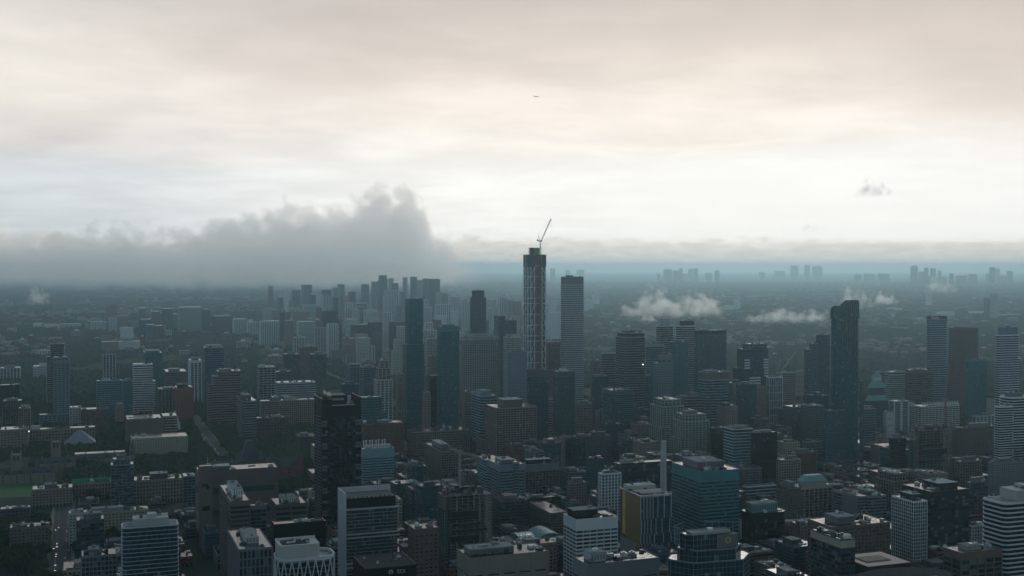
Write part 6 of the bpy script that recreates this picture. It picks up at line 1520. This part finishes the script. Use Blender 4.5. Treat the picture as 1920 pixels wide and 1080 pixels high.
def forest(name, pts, sizes, mat, label, lvl=2):
    me = bpy.data.meshes.new(name + '_points'); n_ = len(pts); me.vertices.add(n_); co = np.zeros((n_, 3), np.float32); co[:, :2] = pts; me.vertices.foreach_set('co', co.ravel())
    at_ = me.attributes.new('size', 'FLOAT_VECTOR', 'POINT'); at_.data.foreach_set('vector', sizes.astype(np.float32).ravel())
    o = link(name, me); tag(o, label, None, kind='stuff')
    ng = bpy.data.node_groups.new(name + '_nodes', 'GeometryNodeTree'); ng.interface.new_socket('Geometry', in_out='INPUT', socket_type='NodeSocketGeometry'); ng.interface.new_socket('Geometry', in_out='OUTPUT', socket_type='NodeSocketGeometry')
    N_ = ng.nodes; Lk = ng.links; gi, go = N_.new('NodeGroupInput'), N_.new('NodeGroupOutput')
    ico = N_.new('GeometryNodeMeshIcoSphere'); ico.inputs['Subdivisions'].default_value = lvl; ico.inputs['Radius'].default_value = 1
    sp_ = N_.new('GeometryNodeSetPosition'); nz = N_.new('ShaderNodeTexNoise'); nz.inputs['Scale'].default_value = 1.9; nz.inputs['Detail'].default_value = 3
    vm = N_.new('ShaderNodeVectorMath'); vm.operation = 'SUBTRACT'; vm.inputs[1].default_value = (.5, .5, .5); vs = N_.new('ShaderNodeVectorMath'); vs.operation = 'SCALE'; vs.inputs[3].default_value = 1.3
    Lk.new(nz.outputs['Color'], vm.inputs[0]); Lk.new(vm.outputs[0], vs.inputs[0]); Lk.new(ico.outputs[0], sp_.inputs['Geometry']); Lk.new(vs.outputs[0], sp_.inputs['Offset'])
    sm = N_.new('GeometryNodeSetMaterial'); sm.inputs['Material'].default_value = mat; Lk.new(sp_.outputs[0], sm.inputs['Geometry'])
    ip = N_.new('GeometryNodeInstanceOnPoints'); Lk.new(gi.outputs[0], ip.inputs['Points']); Lk.new(sm.outputs[0], ip.inputs['Instance'])
    na = N_.new('GeometryNodeInputNamedAttribute'); na.data_type = 'FLOAT_VECTOR'; na.inputs['Name'].default_value = 'size'; Lk.new(na.outputs['Attribute'], ip.inputs['Scale'])
    rv = N_.new('FunctionNodeRandomValue'); rv.data_type = 'FLOAT_VECTOR'; rv.inputs[0].default_value = (0, 0, 0); rv.inputs[1].default_value = (.25, .25, 6.28); Lk.new(rv.outputs[0], ip.inputs['Rotation'])
    Lk.new(ip.outputs[0], go.inputs[0]); md = o.modifiers.new('scatter', 'NODES'); md.node_group = ng; return o
def sizes_for(n_, lo, hi, flat=.75):
    s_ = rng.uniform(lo, hi, n_); out_ = np.stack([s_ * rng.uniform(.85, 1.2, n_), s_ * rng.uniform(.85, 1.2, n_), s_ * flat * rng.uniform(.85, 1.5, n_)], 1); return out_
forest('park_trees', rest, sizes_for(len(rest), 4.6, 7.5, 1.3), M_LEAF[0], 'dense dark green trees filling the park and the quarter beyond it', 3)
# street trees between the towers
C_ = scatter(1250, 3000, 24, 600, 2000); C_ = C_[(~in_foot(C_[:, 0], C_[:, 1], 5)) & (fnoise(C_[:, 0], C_[:, 1], .01, 8) > .1)]
forest('street_trees', C_, sizes_for(len(C_), 3.5, 5.5, 1.3), M_LEAF[1], 'small dark trees in gaps between the downtown towers')
B_ = scatter(2950, 8200, 15.5, -200, 2120); dn = fnoise(B_[:, 0], B_[:, 1], .0022, 5) + .6 * fnoise(B_[:, 0], B_[:, 1], .011, 6)
px = 960 + B_[:, 0] / B_[:, 1] * F; upt = (px > 480) & (px < 980) & (B_[:, 1] > 4000)
B_ = B_[(~in_foot(B_[:, 0], B_[:, 1], 5)) & (dn > np.where(upt, .0, -1.25))]
forest('suburb_trees', B_, sizes_for(len(B_), 5.5, 10.5, .9), M_FAR, 'unbroken tree canopy over the suburbs north of the city')
D_ = scatter(8200, 24000, 52, -200, 2120); dn = fnoise(D_[:, 0], D_[:, 1], .0012, 9) + .6 * fnoise(D_[:, 0], D_[:, 1], .005, 2); D_ = D_[(~in_foot(D_[:, 0], D_[:, 1], 15)) & (dn > -.9)]
forest('distant_woods', D_, sizes_for(len(D_), 18, 38, .42), M_FAR, 'faint woodland fading into haze towards the horizon')

# far low buildings scattered as one mass of suburbs
rr = np.random.default_rng(31); mb = MB(); cnt = 0
while cnt < 2600:
    y = 4200 * (26000 / 4200) ** rr.random(); x = (rr.uniform(-150, 2070) - 960) / F * y
    if fnoise(np.array([x]), np.array([y]), .0016, 12)[0] < .25: continue
    if in_foot(np.array([x]), np.array([y]), 10)[0]: continue
    s_ = 1 + y / 9000; a, b, h = rr.uniform(8, 26) * s_, rr.uniform(8, 20) * s_, rr.uniform(9, 17) * (1 + y / 22000); mi = int(rr.integers(0, 5)); mb.box(x - a / 2, x + a / 2, y - b / 2, y + b / 2, 0, h, mi); cnt += 1
tag(mb.build('suburb_rooftops', [ROOFS[1], wall('conc'), wall('brick'), wall('grey'), wall('brown')]), 'countless tiny roofs speckled through the distant suburbs', None, kind='stuff')

# ------------------------------------------------------------------ airliner
q = at(1006, 181, 9500); pl = thing('airliner', 'tiny airliner crossing the bright sky above the truss tower', 'airplane', q, R(-96)); pm = wall('grey')
mb = MB(); mb.bar((0, -19, 0), (0, 15, 0), 2.0, 10, 2.0); mb.bar((0, 15, 0), (0, 20, -.3), 2.0, 10, .5); mb.bar((0, -19, 0), (0, -24, 1), 2.0, 10, .4); mb.build('fuselage', pm, pl)
for s_ in (-1, 1):
    mb = MB(); mb.prism([(s_ * 1.5, 5), (s_ * 18, -6), (s_ * 18, -8), (s_ * 1.5, -2)][::s_], -.6, -.2); mb.build('wing', pm, pl); mb = MB(); mb.prism([(s_ * 1, -18), (s_ * 7, -22), (s_ * 7, -23.5), (s_ * 1, -22)][::s_], .6, .8); mb.build('tailplane', pm, pl)
    mb = MB(); mb.bar((s_ * 6, 4, -1.8), (s_ * 6, -.5, -1.8), 1.1, 8); mb.build('engine', pm, pl)
mb = MB(); mb.v = [(-.15, -17, 1.5), (-.15, -23, 1.5), (-.15, -24, 8), (-.15, -21.5, 8), (.15, -17, 1.5), (.15, -23, 1.5), (.15, -24, 8), (.15, -21.5, 8)]; mb.f = [(0, 1, 2, 3), (7, 6, 5, 4), (0, 4, 5, 1), (1, 5, 6, 2), (2, 6, 7, 3), (3, 7, 4, 0)]; mb.m = [0] * 6; mb.build('tail_fin', pm, pl)

# ------------------------------------------------------------------ drifting fog and steam
if CLOUDS:
    P2 = [(0, .0), (.1, .25), (.35, .75), (.55, .5), (.75, .6), (.9, .4), (1, 0)]
    fog = lambda nm, de, ns, w_: cloud_mat(nm, de * 1.1, P2, .0, .5, (.99, .985, .97), ns * .9, .35, w_ * 1.9)
    cloud(1155, 1360, 522, 596, 6400, 300, fog('fog a', .016, 3.2, .75), 'pale shred of fog drifting over the woods right of the slender tower')
    cloud(1395, 1560, 562, 606, 6600, 260, fog('fog b', .012, 3.4, .75), 'thin long shred of fog left of the curved-top tower')
    cloud(1635, 1680, 535, 572, 8200, 200, fog('fog c', .022, 5, .5), 'small bright fog puff right of the curved-top tower')
    cloud(1560, 1640, 515, 580, 8000, 260, fog('fog d', .006, 4, .8), 'faint rising mist wisp above the curved-top tower')
    cloud(48, 92, 522, 572, 8000, 200, fog('fog e', .022, 5, .5), 'white fog column rising at the far left under the cloud bank')
    cloud(1195, 1235, 583, 604, 6000, 150, fog('fog f', .012, 6, .7), 'tiny fog scrap below the larger drifting shred')
    cloud(1730, 1790, 510, 550, 9500, 300, fog('fog g', .006, 4, .8), 'faint mist among the towers of the right horizon')
    cloud(1600, 1668, 325, 370, 7000, 260, cloud_mat('scrap', .009, P2, .0, .5, (.80, .82, .86), 4, .4, 1.9), 'small ragged grey cloud scrap alone in the bright sky at the right')
    cloud(1495, 1545, 405, 437, 9000, 260, cloud_mat('scrap faint', .0022, P2, .0, .5, (.85, .86, .9), 4, .4, 1.9), 'very faint cloud wisp lower in the bright sky at the right')
    cloud(600, 625, 722, 745, 1345, 10, fog('steam', .12, 40, .7), 'small white steam puff on the roof of the black hotel-like tower')
